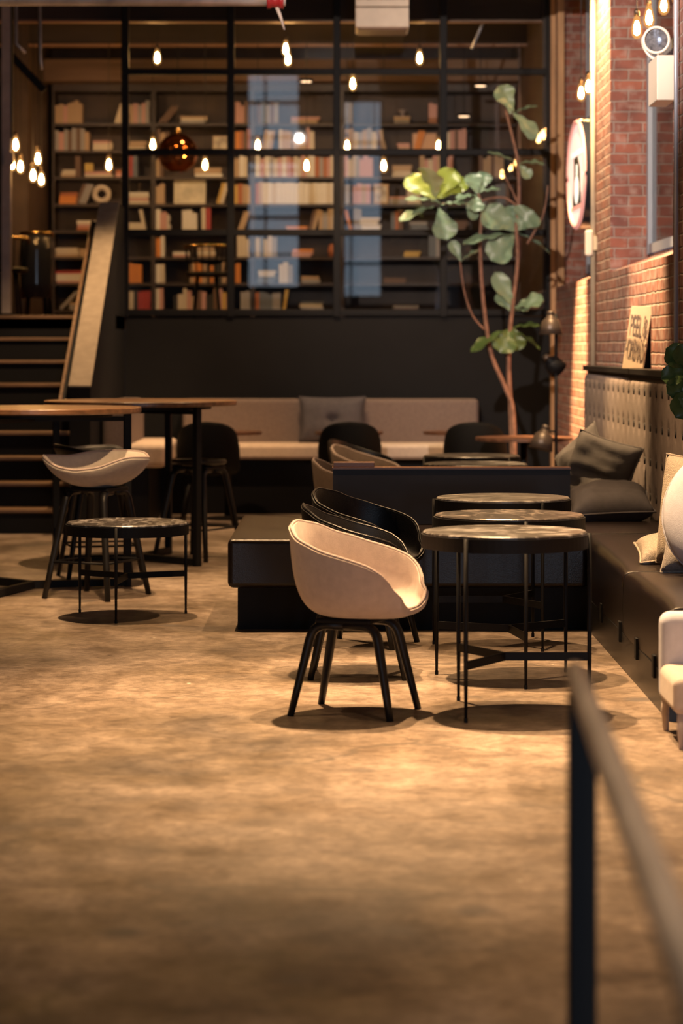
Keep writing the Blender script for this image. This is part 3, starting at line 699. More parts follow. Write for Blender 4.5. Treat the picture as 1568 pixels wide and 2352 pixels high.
# island bench in front of the low divider
ib = thing('island_bench', 'low black island bench joined to the leather banquette, facing us', 'bench', (.35, 13.7, 0))
MB().box((-.555, 12.93, 0), (XF, 14.66, .23)).build('plinth', M_BLACKWALL, ib)
MB().box((-.606, 12.87, .225), (-.055, 14.7, .487)).build('seat_pad', M_LEATHER, ib, bevel=.03, seg=4)
MB().box((-.055, 12.87, .225), (XF - .002, 13.92, .487)).build('seat_pad', M_LEATHER, ib, bevel=.03, seg=4)
MB().tube([(-.585, 12.872, .470), (1.3, 12.872, .470)], .006, 8).build('piping', M_LEATHER, ib, smooth=True)
MB().box((-.05, 14.06, .225), (XF - .002, 14.68, .487)).build('seat_pad', M_LEATHER, ib, bevel=.03, seg=4)
dv = thing('divider', 'low dark brown divider panel standing on the island bench', 'divider', (.64, 14.0, .487))
MB().box((-.05, 13.94, .488), (1.318, 14.04, .805)).build('panel', mat('aubergine_laminate', (.016, .0125, .0135), .5, spec=.3, var=.1), dv)
MB().box((-.053, 13.935, .805), (1.321, 14.05, .816)).build('top_edge', M_WALNUT, dv)
blk = MB().box((-.047, 13.95, .8165), (.19, 14.04, .845)).build('wooden_block', M_WALNUT, bevel=.003)
tag(blk, 'small walnut block lying on the left end of the divider', 'block')

# cushions on the banquette
pillow('cushion', 'charcoal linen cushion slumped against the banquette back beside the divider', (1.60, 15.0, .72), .47, .47, .20, (-.55, -.8, .25), m=M_PILLOW_D, seed=1, group='cushions on the banquette', wr=.06, roll=-14)
pillow('cushion', 'charcoal cushion half hidden behind the slumped one, its point showing above', (1.55, 15.55, .745), .42, .42, .16, (-.8, -.55, .2), m=M_PILLOW_D, seed=2, group='cushions on the banquette', wr=.03, roll=36)
pillow('cushion', 'slate cushion lying flat on the leather seat next to the divider', (1.60, 14.45, .575), .50, .44, .23, (-.05, -.22, 1), up=(0, 1, .2), m=M_PILLOW_G, seed=3, group='cushions on the banquette', wr=.03)
pillow('cushion', 'large pale grey cushion at the right edge, propped on the leather seat', (1.70, 10.8, .765), .56, .58, .22, (-.45, -.85, .2), m=M_PALE, seed=4, rnd=True, group='cushions on the banquette')
pillow('cushion', 'cream boucle cushion standing just behind the pale grey one', (1.66, 11.3, .745), .44, .52, .15, (-.75, -.65, .15), m=M_BOUCLE, seed=5, group='cushions on the banquette')
pillow('cushion', 'small cream boucle cushion lying on the seat under the standing one', (1.60, 11.62, .535), .36, .26, .15, (-.1, -.3, 1), up=(0, 1, .3), m=M_BOUCLE, seed=6, group='cushions on the banquette')
gk = pillow('cushion', 'grey knitted cushion with dark slashes at the foot of the pale one', (1.66, 11.06, .60), .38, .28, .16, (-.35, -.9, .5), m=M_GREYKNIT, seed=7, group='cushions on the banquette')
for k in range(2):
    p = Vector((1.56 + k * .02, 10.985 - .01, .60 - k * .055))
    MB().tube([p, p + Vector((.05, -.012, .006)), p + Vector((.11, -.014, -.004))], [.006, .012, .004], 8).build('dark_slash', M_SIGNINK, gk, smooth=True)

# low pale armchair at the right edge
lc = thing('lounge_chair', 'low pale grey upholstered chair cut off by the right edge', 'armchair', (1.55, 9.25, 0))
def slab(u, v): pass
MB().box((1.248, 9.43, .11), (1.86, 9.56, .468)).build('backrest', M_PALE, lc, bevel=.045, seg=5)
MB().box((1.238, 9.02, .13), (1.86, 9.44, .272)).build('seat', M_BEIGE, lc, bevel=.035, seg=5)
for x, y in ((1.27, 9.06), (1.82, 9.06), (1.27, 9.5), (1.82, 9.5)):
    MB().tube([(x + .01, y, .16), (x, y, .08), (x + .004, y - .01, 0)], [.022, .016, .011], 10).build('leg', M_BEIGE, lc, smooth=True)

# ------------------------------------------------------------------ far banquette
fb = thing('far_banquette', 'long beige upholstered bench along the dark back wall', 'bench', (-.1, 22.2, 0))
MB().box((-1.9, 21.95, 0), (1.28, 22.66, .49)).build('plinth', M_BLACK, fb)
MB().box((-1.95, 21.8, .50), (1.22, 22.5, .635)).build('seat', M_SEATFAB, fb, bevel=.035, seg=4)
MB().box((-1.476, 22.42, .60), (-.06, 22.66, 1.035)).build('backrest', M_BENCHFAB, fb, bevel=.04, seg=4)
MB().box((-.055, 22.42, .60), (1.274, 22.66, 1.035)).build('backrest', M_BENCHFAB, fb, bevel=.04, seg=4)
eb = thing('corner_bench', 'short beige upholstered bench end beside the staircase parapet', 'bench', (-1.75, 20.9, 0))
MB().box((-2.0, 20.35, 0), (-1.62, 21.75, .5)).build('plinth', M_BLACK, eb)
MB().box((-2.0, 20.3, .5), (-1.47, 21.76, .70)).build('seat', M_SEATFAB, eb, bevel=.05, seg=4)
MB().box((-2.01, 20.3, .62), (-1.77, 21.7, 1.06)).build('backrest', M_BENCHFAB, eb, bevel=.05, seg=4)
pillow('cushion', 'grey button-tufted cushion in the middle of the far bench', (-.085, 22.31, .845), .62, .43, .2, (0, -1, .18), m=M_PILLOW_G, seed=9, tuft=True)
# little tables in front of the far bench
def cafe_table(loc, label, Rt):
    t = thing('cafe_table', label, 'table', loc, 0, 'brown pedestal tables at the far bench')
    MB().lathe([(0, .745), (Rt, .745), (Rt, .772), (0, .772)], n=40).build('table_top', M_WALNUT, t, local=True)
    MB().tube([(0, 0, .745), (0, 0, .02)], .03, 12).build('pedestal', M_BLACK, t, smooth=True, local=True)
    MB().lathe([(0, 0), (.2, 0), (.2, .012), (.04, .03), (0, .03)], n=24).build('base', M_BLACK, t, local=True)
    return t
ct = cafe_table((-1.0, 21.3, 0), 'small brown table before the left half of the far bench', .3)
dup(ct, (.065, 21.3, 0), 0, 'small brown table in front of the tufted grey cushion')
dup(ct, (1.02, 21.3, 0), 0, 'small brown table at the right part of the far bench')
cafe_table((1.5, 19.9, 0), 'dark brown table under the fig tree, beside the floor lamp', .40)

# floor lamp with three swivelling heads
fl = thing('floor_lamp', 'black pole lamp with three domed shades before the brick wall', 'lamp', (1.74, 19.4, 0))
LX, LY = 1.72, 19.4
MB().lathe([(0, 0), (.13, 0), (.13, .02), (.03, .04), (0, .04)], (LX, LY, 0), 28).build('base', M_BLACK, fl)
MB().tube([(LX, LY, .03), (LX, LY, 1.78)], .014, 10).build('pole', M_BLACK, fl, smooth=True)
def head(c, ax, sz, m):
    ax = Vector(ax).normalized(); c = Vector(c)
    pr = [(.0, .0), (.03, .0), (.035, .025), (.045, .03), (.072, .055), (.082, .10), (.094, .16), (.090, .16), (.078, .10), (.068, .06), (.0, .05)]
    o = MB().lathe([(r * sz, z * sz) for r, z in pr], c, 28, axis=ax).build('lamp_shade', m, fl, smooth=True)
    MB().lathe([(0, -.03 * sz), (.028 * sz, -.028 * sz), (.032 * sz, .004), (0, .004)], c, 20, axis=ax).build('cap', M_LAMPSH, o, smooth=True)
    MB().tube([c + ax * .02, Vector((LX, LY, c.z - .02))], .008, 8).build('arm', M_BLACK, o, smooth=True)
head(at(1264, 722, LY), (.02, 0, -1), 1.0, M_LAMPSH)
head(at(1256, 822, LY), (.55, .35, -.55), .9, M_BLACK)
head(at(1252, 985, LY), (-.25, -.1, -1), 1.05, M_LAMPSH)
cd = thing('candle_holder', 'small copper candle cup on the ledge below the lamp', 'candle', at(1258, 1072, 15.4))

# ------------------------------------------------------------------ fiddle-leaf fig
YP = 20.95
fig = thing('fiddle_leaf_fig', 'tall fiddle-leaf fig tree with bare reddish stems before the glazed wall', 'plant', (at(1180, 0, YP).x, YP, 0))
def P(px, py, dd=0): return at(px, py, YP + dd)
pot = MB().lathe([(0, 0), (.14, 0), (.19, .36), (.175, .36), (.16, .33), (0, .33)], (at(1180, 0, YP).x, YP, 0), 32).build('pot', M_POT, fig, smooth=True)
MB().lathe([(0, .335), (.163, .335), (.15, .31)], (at(1180, 0, YP).x, YP, 0), 24).build('soil', M_SOIL, pot)
def stem(pts, r0, r1, name='stem'):
    pts = [P(*p) for p in pts]; out = []
    for i in range(len(pts) - 1):
        a, b, c, d = pts[max(i - 1, 0)], pts[i], pts[i + 1], pts[min(i + 2, len(pts) - 1)]
        for t in (0, .25, .5, .75):
            out.append(.5 * ((2 * b) + (c - a) * t + (2 * a - 5 * b + 4 * c - d) * t * t + (3 * b - a - 3 * c + d) * t ** 3))
    out.append(pts[-1]); n = len(out)
    return MB().tube(out, [r0 + (r1 - r0) * i / (n - 1) for i in range(n)], 10).build(name, M_BARK, fig, smooth=True)
stem([(1182, 1125), (1178, 950), (1162, 895), (1130, 820), (1115, 740), (1105, 640), (1102, 550), (1106, 480), (1098, 445)], .024, .012)
stem([(1180, 1120, .03), (1173, 950, .03), (1168, 850, .03), (1170, 770), (1177, 700), (1188, 600), (1185, 520), (1191, 450), (1188, 372), (1175, 310), (1160, 252)], .024, .010)
stem([(1189, 475), (1160, 455), (1128, 455), (1075, 468), (1015, 468)], .010, .008, 'branch')
stem([(1190, 470), (1172, 430), (1152, 395)], .009, .006, 'branch')
stem([(1210, 560), (1225, 535), (1248, 490), (1258, 425)], .011, .006, 'branch')
stem([(1112, 757), (1085, 725), (1066, 670), (1056, 600)], .010, .006, 'branch')
def leaf(mb, b, tip, wpx, face=(0, -1, .5), curl=.12, fold=.25):
    b, tip = Vector(b), Vector(tip); L = (tip - b).length; ax = (tip - b).normalized()
    nr = Vector(face).normalized(); nr = (nr - ax * nr.dot(ax))
    nr = nr.normalized() if nr.length > 1e-3 else ax.orthogonal().normalized()
    sd = ax.cross(nr); W = wpx * YP / F / 2; rows = 12; cols = 6; rows_ids = []
    for i in range(rows + 1):
        t = i / rows
        wd = W * (.10 + (t / .62) ** 1.1 * .92 if t < .62 else 1.02 * math.sqrt(max(0, 1 - ((t - .62) / .38) ** 2.4)) + .001)
        if .25 < t < .5: wd *= .93
        row = []
        for j in range(cols + 1):
            s = j / cols * 2 - 1
            wob = .13 * W * math.sin(t * 17 + s * 3) * abs(s)
            h = -curl * L * (t ** 2) + fold * wd * abs(s) + wob
            row.append(mb.vert(b + ax * (L * t) + sd * (wd * s) + nr * h))
        rows_ids.append(row)
    for i in range(rows):
        for j in range(cols): mb.face((rows_ids[i][j], rows_ids[i][j + 1], rows_ids[i + 1][j + 1], rows_ids[i + 1][j]))
def cluster(leaves, m):
    mb = MB()
    for k, (b, t, wpx, face, dd) in enumerate(leaves):
        leaf(mb, P(b[0], b[1], 0), P(t[0], t[1], dd), wpx, face)
    mb.build('foliage', m, fig, smooth=True, fix=False)
UP, TO, DN = (0, -.35, 1), (0, -1, .35), (.1, -1, -.2)
cluster([((1000, 458), (932, 402), 52, TO, .1), ((1000, 455), (982, 380), 64, (0, -.5, 1), -.25), ((1003, 455), (1042, 385), 56, TO, .05), ((1008, 455), (1072, 408), 46, TO, .1)], M_LEAF_BRIGHT)
cluster([((998, 462), (930, 452), 34, UP, -.1), ((996, 474), (916, 500), 40, UP, -.15), ((1008, 478), (1028, 548), 58, TO, -.1), ((1010, 466), (950, 428), 30, UP, .1), ((1012, 470), (1068, 462), 36, UP, -.1), ((1004, 490), (1008, 550), 14, DN, -.05)], M_LEAF)
cluster([((1096, 445), (1082, 396), 42, TO, .05), ((1098, 442), (1148, 430), 28, UP, -.05), ((1092, 448), (1048, 452), 32, UP, -.1), ((1095, 450), (1090, 484), 42, TO, -.1), ((1068, 466), (1094, 504), 24, DN, 0), ((1104, 440), (1114, 392), 40, TO, .1)], M_LEAF)
cluster([((1186, 530), (1108, 482), 66, TO, -.05), ((1188, 528), (1222, 482), 72, TO, -.05), ((1180, 538), (1062, 548), 44, UP, -.15), ((1190, 535), (1268, 574), 36, UP, .1), ((1180, 540), (1128, 596), 66, TO, -.1), ((1184, 525), (1165, 472), 50, TO, .05)], M_LEAF)
cluster([((1058, 600), (1036, 552), 28, TO, 0), ((1058, 600), (1096, 572), 30, UP, -.05)], M_LEAF)
cluster([((1180, 708), (1138, 625), 42, TO, -.05), ((1174, 715), (1142, 672), 32, TO, .05), ((1182, 706), (1246, 684), 52, (0, -.7, .8), -.1), ((1182, 712), (1212, 710), 26, UP, -.1)], M_LEAF)
cluster([((1176, 752), (1238, 742), 32, UP, -.05), ((1178, 760), (1244, 796), 36, UP, .05), ((1170, 755), (1078, 800), 42, UP, -.1), ((1174, 752), (1150, 808), 58, TO, -.1), ((1180, 752), (1188, 806), 44, DN, 0)], M_LEAF_DARK)
cluster([((1178, 255), (1148, 196), 50, TO, -.05), ((1180, 258), (1232, 238), 20, UP, 0), ((1178, 258), (1236, 316), 40, (0, -1, .6), 0), ((1172, 262), (1160, 205), 30, TO, 0)], M_LEAF)
cluster([((1190, 375), (1122, 342), 26, UP, -.05), ((1192, 374), (1250, 372), 34, UP, 0), ((1192, 378), (1218, 408), 28, TO, -.05)], M_LEAF)

# leafy pot plant on the ledge, at the right edge
ZLED = 1.372
lp = thing('potted_plant', 'dark green broad-leaved pot plant reaching in at the right edge above the banquette', 'plant', (1.935, 12.6, ZLED))
MB().lathe([(0, 0), (.045, 0), (.055, .11), (.048, .11), (.045, .09), (0, .09)], (1.935, 12.6, ZLED), 24).build('pot', M_POT, lp, smooth=True)
YP = 12.5
mb = MB()
for b, t, wpx, face in (((1590, 850), (1532, 800), 62, TO), ((1590, 850), (1520, 868), 50, TO), ((1585, 870), (1535, 905), 56, DN), ((1590, 850), (1560, 792), 60, TO), ((1600, 880), (1556, 960), 70, DN), ((1590, 870), (1575, 940), 64, TO)):
    leaf(mb, P(*b), P(*t, -.05), wpx, face)
mb.build('foliage', M_LEAF_DARK, lp, smooth=True, fix=False)
MB().tube([(1.935, 12.6, ZLED + .08), (1.88, 12.55, ZLED + .11), P(1590, 860), ], [.006, .005, .004], 8).build('stem', M_LEAF_DARK, lp, smooth=True)

# ------------------------------------------------------------------ signs and wall fittings
sb = thing('leaning_sign', 'cream board sign with dark condensed lettering leaning on the banquette ledge', 'sign', (1.93, 15.6, ZLED))
S0, S1 = at(1430, 845, 15.75), at(1478, 848, 15.4)
tl = Vector((.055, .03, .46))
a = Vector((1.83 + .03, 15.9, ZLED)); 
a = Vector(((1428 - CX) * 15.7 / F, 15.7, ZLED)); b = Vector(((1476 - CX) * 15.62 / F, 15.62, ZLED))
up = Vector((.062, .0, .405)); th = Vector((.006, .022, 0))
MB().prism([a, b, b + up, a + up], th).build('board', M_SIGNBOARD, sb, bevel=.002)
MB().prism([b + Vector((.01, .03, 0)), b + Vector((.055, .05, 0)), b + up + Vector((.004, .03, -.02))], (0, .012, 0)).build('easel_leg', M_BLACK, sb)
def lettering(txt, orgn, xdir, ydir, size, m, parent, sx=1.0, name='lettering'):
    cu = bpy.data.curves.new(name, 'FONT'); cu.body = txt; cu.size = size; cu.align_x = 'CENTER'; cu.extrude = .0008
    o = bpy.data.objects.new(name, cu); COL.objects.link(o); cu.materials.append(m); o.parent = parent
    x = Vector(xdir).normalized(); y = Vector(ydir).normalized(); z = x.cross(y).normalized()
    mt = Matrix((x * sx, y, z)).transposed().to_4x4()
    off = Vector((0, 0, 0)); q = parent
    while q is not None: off += q.location; q = q.parent
    me = bpy.data.meshes.new_from_object(o); mo = bpy.data.objects.new(name, me); COL.objects.link(mo); mo.parent = parent
    if not me.materials: me.materials.append(m)
    bpy.data.objects.remove(o)
    mt.translation = Vector(orgn) - off; mo.matrix_local = mt
    return mo
xd = (b - a); wd = xd.length
o1 = a + xd * .5 + up * .52 - th.normalized() * .003; o2 = a + xd * .5 + up * .14 - th.normalized() * .003
lettering('PEEL &', o1, xd, up, .2, M_SIGNTEXT, sb, .21)
lettering('HOMEMADE', o2, xd, up, .2, M_SIGNTEXT, sb, .125)

# round drum sign on the pier
YS, ZS = 19.6, HC + (HY - 401) * 19.6 / F
rs = thing('round_sign', 'round black drum sign with glowing pink-white face in the far window recess', 'sign', (2.2, YS, ZS))
tilt = R(3.5)
ax = Vector((-math.cos(tilt), -math.sin(tilt), 0)); side = Vector((math.sin(tilt), -math.cos(tilt), 0)); Rs = .445
xf = (1324 - CX) * YS / F
fc = Vector((xf, YS, ZS)); depth = 2.27 - xf
MB().lathe([(0, -depth + .03), (Rs, -depth + .03), (Rs, -.012), (Rs - .006, 0), (Rs - .03, 0), (Rs - .03, -.006), (0, -.006)], fc, 72, axis=ax).build('drum', M_ENAMEL, rs)
def onface(u, v, o=.0): return fc + side * u * Rs + Vector((0, 0, 1)) * v * Rs + ax * o
def disc(pts, name, m, o, par): return MB().prism([onface(u, v, o) for u, v in pts], ax * .002).build(name, m, par)
face = disc([(.93 * math.cos(k / 36 * math.pi), .93 * math.sin(k / 36 * math.pi)) for k in range(72)], 'sign_face', M_SIGNFACE, -.003, rs)
MB().loop([onface(.955 * math.cos(k / 36 * math.pi), .955 * math.sin(k / 36 * math.pi), -.001) for k in range(72)], .02, 8).build('blush_rim', M_SIGNBLUSH, face, smooth=True)
disc([(-.32, .30), (.10, .34), (.36, .12), (.46, -.42), (-.42, -.40), (-.3, 0)], 'emblem', M_SIGNINK, .0, face)
disc([(-.45, -.38), (.5, -.34), (.5, -.56), (-.45, -.6)], 'emblem_base', M_SIGNINK, .0, face)
disc([(.02 + .24 * math.cos(k / 12 * math.pi), -.28 + .26 * math.sin(k / 12 * math.pi)) for k in range(24)], 'emblem_badge', M_SIGNPALE, .003, face)
disc([(-.04, .18), (.12, .18), (.12, -.02), (-.04, -.02)], 'emblem_stripe', M_SIGNPALE, .003, face)
disc([(-.62, .34), (.62, .36), (.62, .44), (-.62, .42)], 'emblem_bar', M_SIGNPALE, .001, face)
disc([(-.72, -.58), (.72, -.54), (.72, -.62), (-.72, -.66)], 'emblem_line', M_SIGNBLUSH, .001, face)
# call point under it
ph = thing('wall_phone', 'cream wall handset on a blue backplate below the round sign', 'handset', (1.95, 18.9, HC + (HY - 560) * 18.95 / F))
a = at(1353, 560, 18.95)
MB().box((a.x - .035, 18.93, a.z - .10), (a.x + .03, 19.0, a.z + .11)).build('handset', M_WHITEPL, ph, bevel=.02, seg=3)
MB().box((a.x + .03, 18.93, a.z - .05), (1.999, 19.0, a.z + .06)).build('bracket', M_CONDUIT, ph)
# conduits
tag(MB().tube([(1.975, 18.98, 1.37), (1.975, 18.98, 4.95)], .022, 10).build('conduit', M_CONDUIT, smooth=True), 'cream painted conduit running up the lit brick pier', 'pipe', 'conduits on the right wall')
tag(MB().tube([(1.975, 14.28, 1.38), (1.975, 14.28, 4.95)], .014, 10).build('conduit', M_STEEL, smooth=True), 'pale steel conduit at the right edge beside the window', 'pipe', 'conduits on the right wall')
# emergency light
el = thing('emergency_light', 'cream emergency light with two round lamp heads high on the near pier', 'light', (1.93, 14.65, 3.0))
MB().box((1.885, 14.46, HC + (HY - 232) * 14.5 / F), (1.999, 14.86, HC + (HY - 128) * 14.5 / F)).build('housing', M_WHITEPL, el, bevel=.008)
def ehead(c, ax):
    ax = Vector(ax).normalized()
    o = MB().lathe([(0, -.10), (.035, -.10), (.06, -.06), (.082, .0), (.084, .015), (.072, .018), (.068, .008)], c, 32, axis=ax).build('lamp_head', M_WHITEPL, el, smooth=True)
    MB().lathe([(0, .012), (.04, .010), (.068, .006)], c, 32, axis=ax).build('lens', M_LENS, o, smooth=True)
    MB().tube([Vector(c) - ax * .05, Vector((1.94, 14.6, HC + (HY - 128) * 14.5 / F))], .012, 8).build('neck', M_WHITEPL, o, smooth=True)
ehead(at(1507, 92, 14.55), (-.12, -1, -.12)); ehead(at(1496, 108, 14.8), (-.8, -.3, -.5))
# sprinkler main, duct box, hangers
pm = thing('sprinkler_pipe', 'weathered sprinkler main running across just under the ceiling', 'pipe', (-2, 16, 3.8))
zp = HC + (HY + 1) * 16 / F
MB().tube([(-5.9, 16, zp), (-.37, 16, zp)], .043, 14).build('pipe', M_PIPE, pm, smooth=True)
cx = at(632, 0, 16).x
MB().lathe([(.05, -.055), (.062, -.055), (.062, -.03), (.054, -.025), (.054, .025), (.062, .03), (.062, .055), (.05, .055)], (cx, 16, zp), 24, axis=(1, 0, 0)).build('coupling', M_RED, pm, smooth=True)
dr = MB().tube([(cx, 16, zp - .03), (cx + .03, 16, zp - .1), (cx + .06, 16, zp - .2)], [.014, .012, .006], 8).build('drop_pipe', M_COL, pm, smooth=True)
for k in range(3):
    x = -4 + k * 2.2
    MB().tube([(x, 16, zp + .03), (x, 16, 4.95)], .006, 6).build('hanger', M_BLACK, pm)
db = thing('duct_box', 'beige boxed air unit hanging before the glass near the ceiling', 'air unit', (.37, 21.75, 4.36))
MB().box((.125, 21.5, 4.36), (.60, 22.0, 4.535)).build('housing', M_DUCT, db, bevel=.006)
MB().box((.125, 21.5, 4.545), (.60, 22.0, 4.95)).build('duct', M_DUCT, db, bevel=.006)
MB().box((.145, 21.53, 4.345), (.58, 21.97, 4.36)).build('underside_panel', mat('underside_shade_brown', (.16, .08, .05), .6), db)  # brown panel paints in the shade under the unit
for (p, q, lb) in (((35, 55), (58, 122), 'bent grey conduit dropping from the ceiling at the far left'), ((90, 110), (96, 160), 'short grey conduit hanging just above the timber beam')):
    d = 21.0; A, B = at(*p, d), at(*q, d)
    A = Vector((A.x, d, 4.95))
    tag(MB().tube([A, Vector((A.x + .01, d, B.z + .08)), B], .014, 8).build('conduit', M_PIPE, smooth=True), lb, 'pipe', 'ceiling conduits at left')
tag(MB().bar(at(26, 128, 23.0), at(102, 208, 23.0), .05, .07).build('brace', M_BLACK), 'dark slanting brace under the ceiling at far left', 'brace')
A = at(1083, 112, 23.4); B = at(1111, 48, 23.4); C = Vector((at(1117, 0, 23.4).x, 23.4, 4.95))
tag(MB().tube([A, B, C], .014, 8).build('conduit', M_STEEL, smooth=True), 'pale bent conduit behind the top right pane', 'pipe')
cl = thing('steel_column', 'primed steel column at the far left on the raised floor', 'column', (at(18, 0, 21.9).x, 21.9, ZL))
x = at(18, 0, 21.9).x
MB().box((x - .05, 21.85, ZL), (x + .03, 21.95, 4.95)).build('post', M_COL, cl)
MB().box((x + .03, 21.86, 3.4), (x + .045, 21.94, 4.95)).build('strip', M_BLACK, cl)
MB().box((x - .09, 21.82, ZL), (x + .07, 21.98, ZL + .02)).build('base_plate', M_BLACK, cl)
MB().box((x - .02, 21.80, 3.16), (x + .06, 21.86, 3.27)).build('bracket', M_COL, cl)

# ------------------------------------------------------------------ bulbs
def bulb(px, py, d, label, group, first=[None], rot=0):
    c = at(px, py, d)
    if first[0] is None:
        t = thing('pendant_bulb', label, 'bulb', c, 0, group); k = 1.18
        MB().lathe([(a * k, b * k) for a, b in ((0, -.062), (.012, -.060), (.028, -.042), (.0325, -.018), (.029, .012), (.020, .045), (.014, .062), (.013, .07))], n=24).build('glass', M_BULB, t, smooth=True, local=True)
        MB().lathe([(a * k, b * k) for a, b in ((0, -.042), (.012, -.036), (.018, -.015), (.014, .015), (.007, .038), (0, .042))], n=14).build('filament', M_CORE, t, smooth=True, local=True)
        MB().lathe([(0, .078), (.015, .078), (.018, .075), (.018, .11), (.013, .125), (0, .125)], n=16).build('socket', M_SOCKET, t, smooth=True, local=True)
        MB().tube([(0, 0, .12), (0, 0, .3)], .004, 6).build('cord', M_CORD, t, local=True)
        first[0] = t; r = t
    else:
        r = dup(first[0], c, 0, label, group)
    for ch in r.children:
        if ch.name.startswith('cord'):
            me = ch.data if r is first[0] else ch.data.copy(); ch.data = me
            zt = 4.94 - c.z
            for v in me.vertices:
                if v.co.z > .2: v.co.z = zt
    return r
GW = 'bare pendant bulbs in the window recesses'; GL = 'bare pendant bulbs over the landing'; GB = 'bare pendant bulbs in the library'
bulb(1462, 64, 16.0, 'lowest and leftmost bulb of the cluster above the emergency light', GW)
bulb(1490, 40, 16.1, 'second bulb from the left in the cluster above the emergency light', GW)
bulb(1524, 10, 16.0, 'third bulb from the left in the cluster above the emergency light', GW)
bulb(1556, -12, 15.6, 'bulb at the top right corner, mostly hidden by the brick pier', GW)
bulb(1334, 213, 20.5, 'lowest of three bulbs hanging just above the round sign', GW)
bulb(1351, 198, 20.4, 'middle of three bulbs hanging just above the round sign', GW)
bulb(1367, 184, 20.3, 'highest of three bulbs above the round sign, cut by the pier', GW)
bulb(36, 332, 23.0, 'topmost bulb of the cluster over the landing at left', GL)
bulb(28, 376, 23.2, 'leftmost bulb of the landing cluster, beside the steel column', GL)
bulb(47, 382, 23.4, 'bulb just right of the leftmost one in the landing cluster', GL)
bulb(87, 364, 23.0, 'right-hand upper bulb of the landing cluster', GL)
bulb(76, 402, 23.2, 'bulb low in the middle of the landing cluster', GL)
bulb(95, 412, 23.6, 'lowest bulb of the landing cluster', GL)
for px, py, d, lb in ((250, 378, 24.0, 'single bulb hanging left of the partition, above the ring ornament'), (361, 132, 23.6, 'bulb high in the top left pane of the partition'),
                      (656, 112, 23.4, 'upper of two overlapping bulbs below the red pipe coupling'), (661, 136, 23.9, 'lower of two overlapping bulbs below the red pipe coupling'),
                      (963, 133, 23.5, 'bulb below the beige air unit, right of it'), (810, 192, 23.4, 'bulb in the second pane row, right of the middle mullion'),
                      (351, 332, 24.4, 'bulb just left of the copper globe lamp'), (471, 378, 24.4, 'bulb just right of the copper globe lamp'),
                      (592, 334, 24.4, 'bulb on the bar line, third pane column left of the middle mullion'), (704, 380, 24.2, 'bulb before the row of pale books, left of the middle mullion'),
                      (797, 335, 24.4, 'bulb immediately right of the middle mullion, low in its pane'), (881, 380, 24.2, 'bulb under the glazing bar between the middle and right mullions'),
                      (1007, 335, 24.4, 'bulb touching the right inner mullion above the fig leaves'), (1250, 302, 23.6, 'bulb at the right end of the partition beside the brick')):
    bulb(px, py, d, lb, GB)
# mirrored copper globe pendant
cg = thing('copper_pendant', 'mirrored copper globe pendant lamp hanging behind the glass', 'lamp', at(408, 352, 24.8))
c = at(408, 352, 24.8); Rg = .205
MB().lathe([(Rg * math.sin(k / 28 * math.pi), Rg * math.cos(k / 28 * math.pi)) for k in range(2, 25)], c, 44).build('globe', M_COPPER, cg, smooth=True)
MB().lathe([(0, .2), (.03, .2), (.03, .27), (0, .27)], c, 18).build('neck', M_BRASS, cg, smooth=True)
MB().tube([c + Vector((0, 0, .26)), Vector((c.x, c.y, 4.95))], .005, 6).build('cord', M_CORD, cg)
for px, py, lb in ((703, 188, 'glowing disc standing in for a reflection left of the middle mullion, near the ceiling'), (1103, 198, 'glowing disc standing in for a reflection beside the topmost fig leaf'), (1065, 268, 'glowing disc standing in for a reflection low between the right mullions')):
    c = at(px, py, 25.2)
    t = thing('reflection_disc', lb, 'light', c, 0, 'glowing discs standing in for lamp reflections')  # hanging glowing discs added in place of lamp reflections in the glass
    MB().lathe([(0, .004), (.06, .004), (.07, .012), (.07, .03), (0, .035)], c, 24).build('housing', M_BLACK, t)
    MB().lathe([(0, -.004), (.055, 0), (.055, .004)], c, 24).build('lens', mat('reflection_glow', (1, .8, .6), .5, emit=(1, .62, .35), estr=3), t)
    MB().tube([c + Vector((0, 0, .03)), Vector((c.x, c.y, 4.95))], .005, 6).build('rod', M_BLACK, t)

# ------------------------------------------------------------------ bookcases
COLS = [120, 352, 580, 785, 1015, 1250]; ROWY = [283, 345, 406, 468, 529, 590, 650, 712]
def bx(px): return (px - CX) * YL / F
def bz(py): return HC + (HY - py) * YL / F
CASE = ['first bookcase from the left', 'bookcase behind the copper globe', 'bookcase left of the middle mullion', 'bookcase right of the middle mullion', 'bookcase behind the fig']
SHELFN = ['top', 'second', 'third', 'fourth', 'fifth', 'sixth', 'seventh', 'bottom']
for ci in range(5):
    x0, x1 = bx(COLS[ci]), bx(COLS[ci + 1])
    bc = thing('bookcase', 'dark timber ' + CASE[ci] + ', shelves to the ceiling', 'bookcase', ((x0 + x1) / 2, YL + .15, ZL), 0, 'library bookcases')
    for x in (x0 + .012, x1 - .012): MB().box((x - .011, YL, ZL), (x + .011, YL + .4, 4.38)).build('side_panel', M_SHELF, bc)
    MB().box((x0 + .001, YL + .38, ZL), (x1 - .001, YL + .4, 4.38)).build('back_panel', M_SHELFBACK, bc)
    for py in ROWY: MB().box((x0 + .024, YL, bz(py) - .03), (x1 - .024, YL + .37, bz(py))).build('shelf', M_SHELF, bc)
    MB().box((x0, YL - .01, 4.30), (x1, YL + .4, 4.38)).build('cornice', M_SHELF, bc)
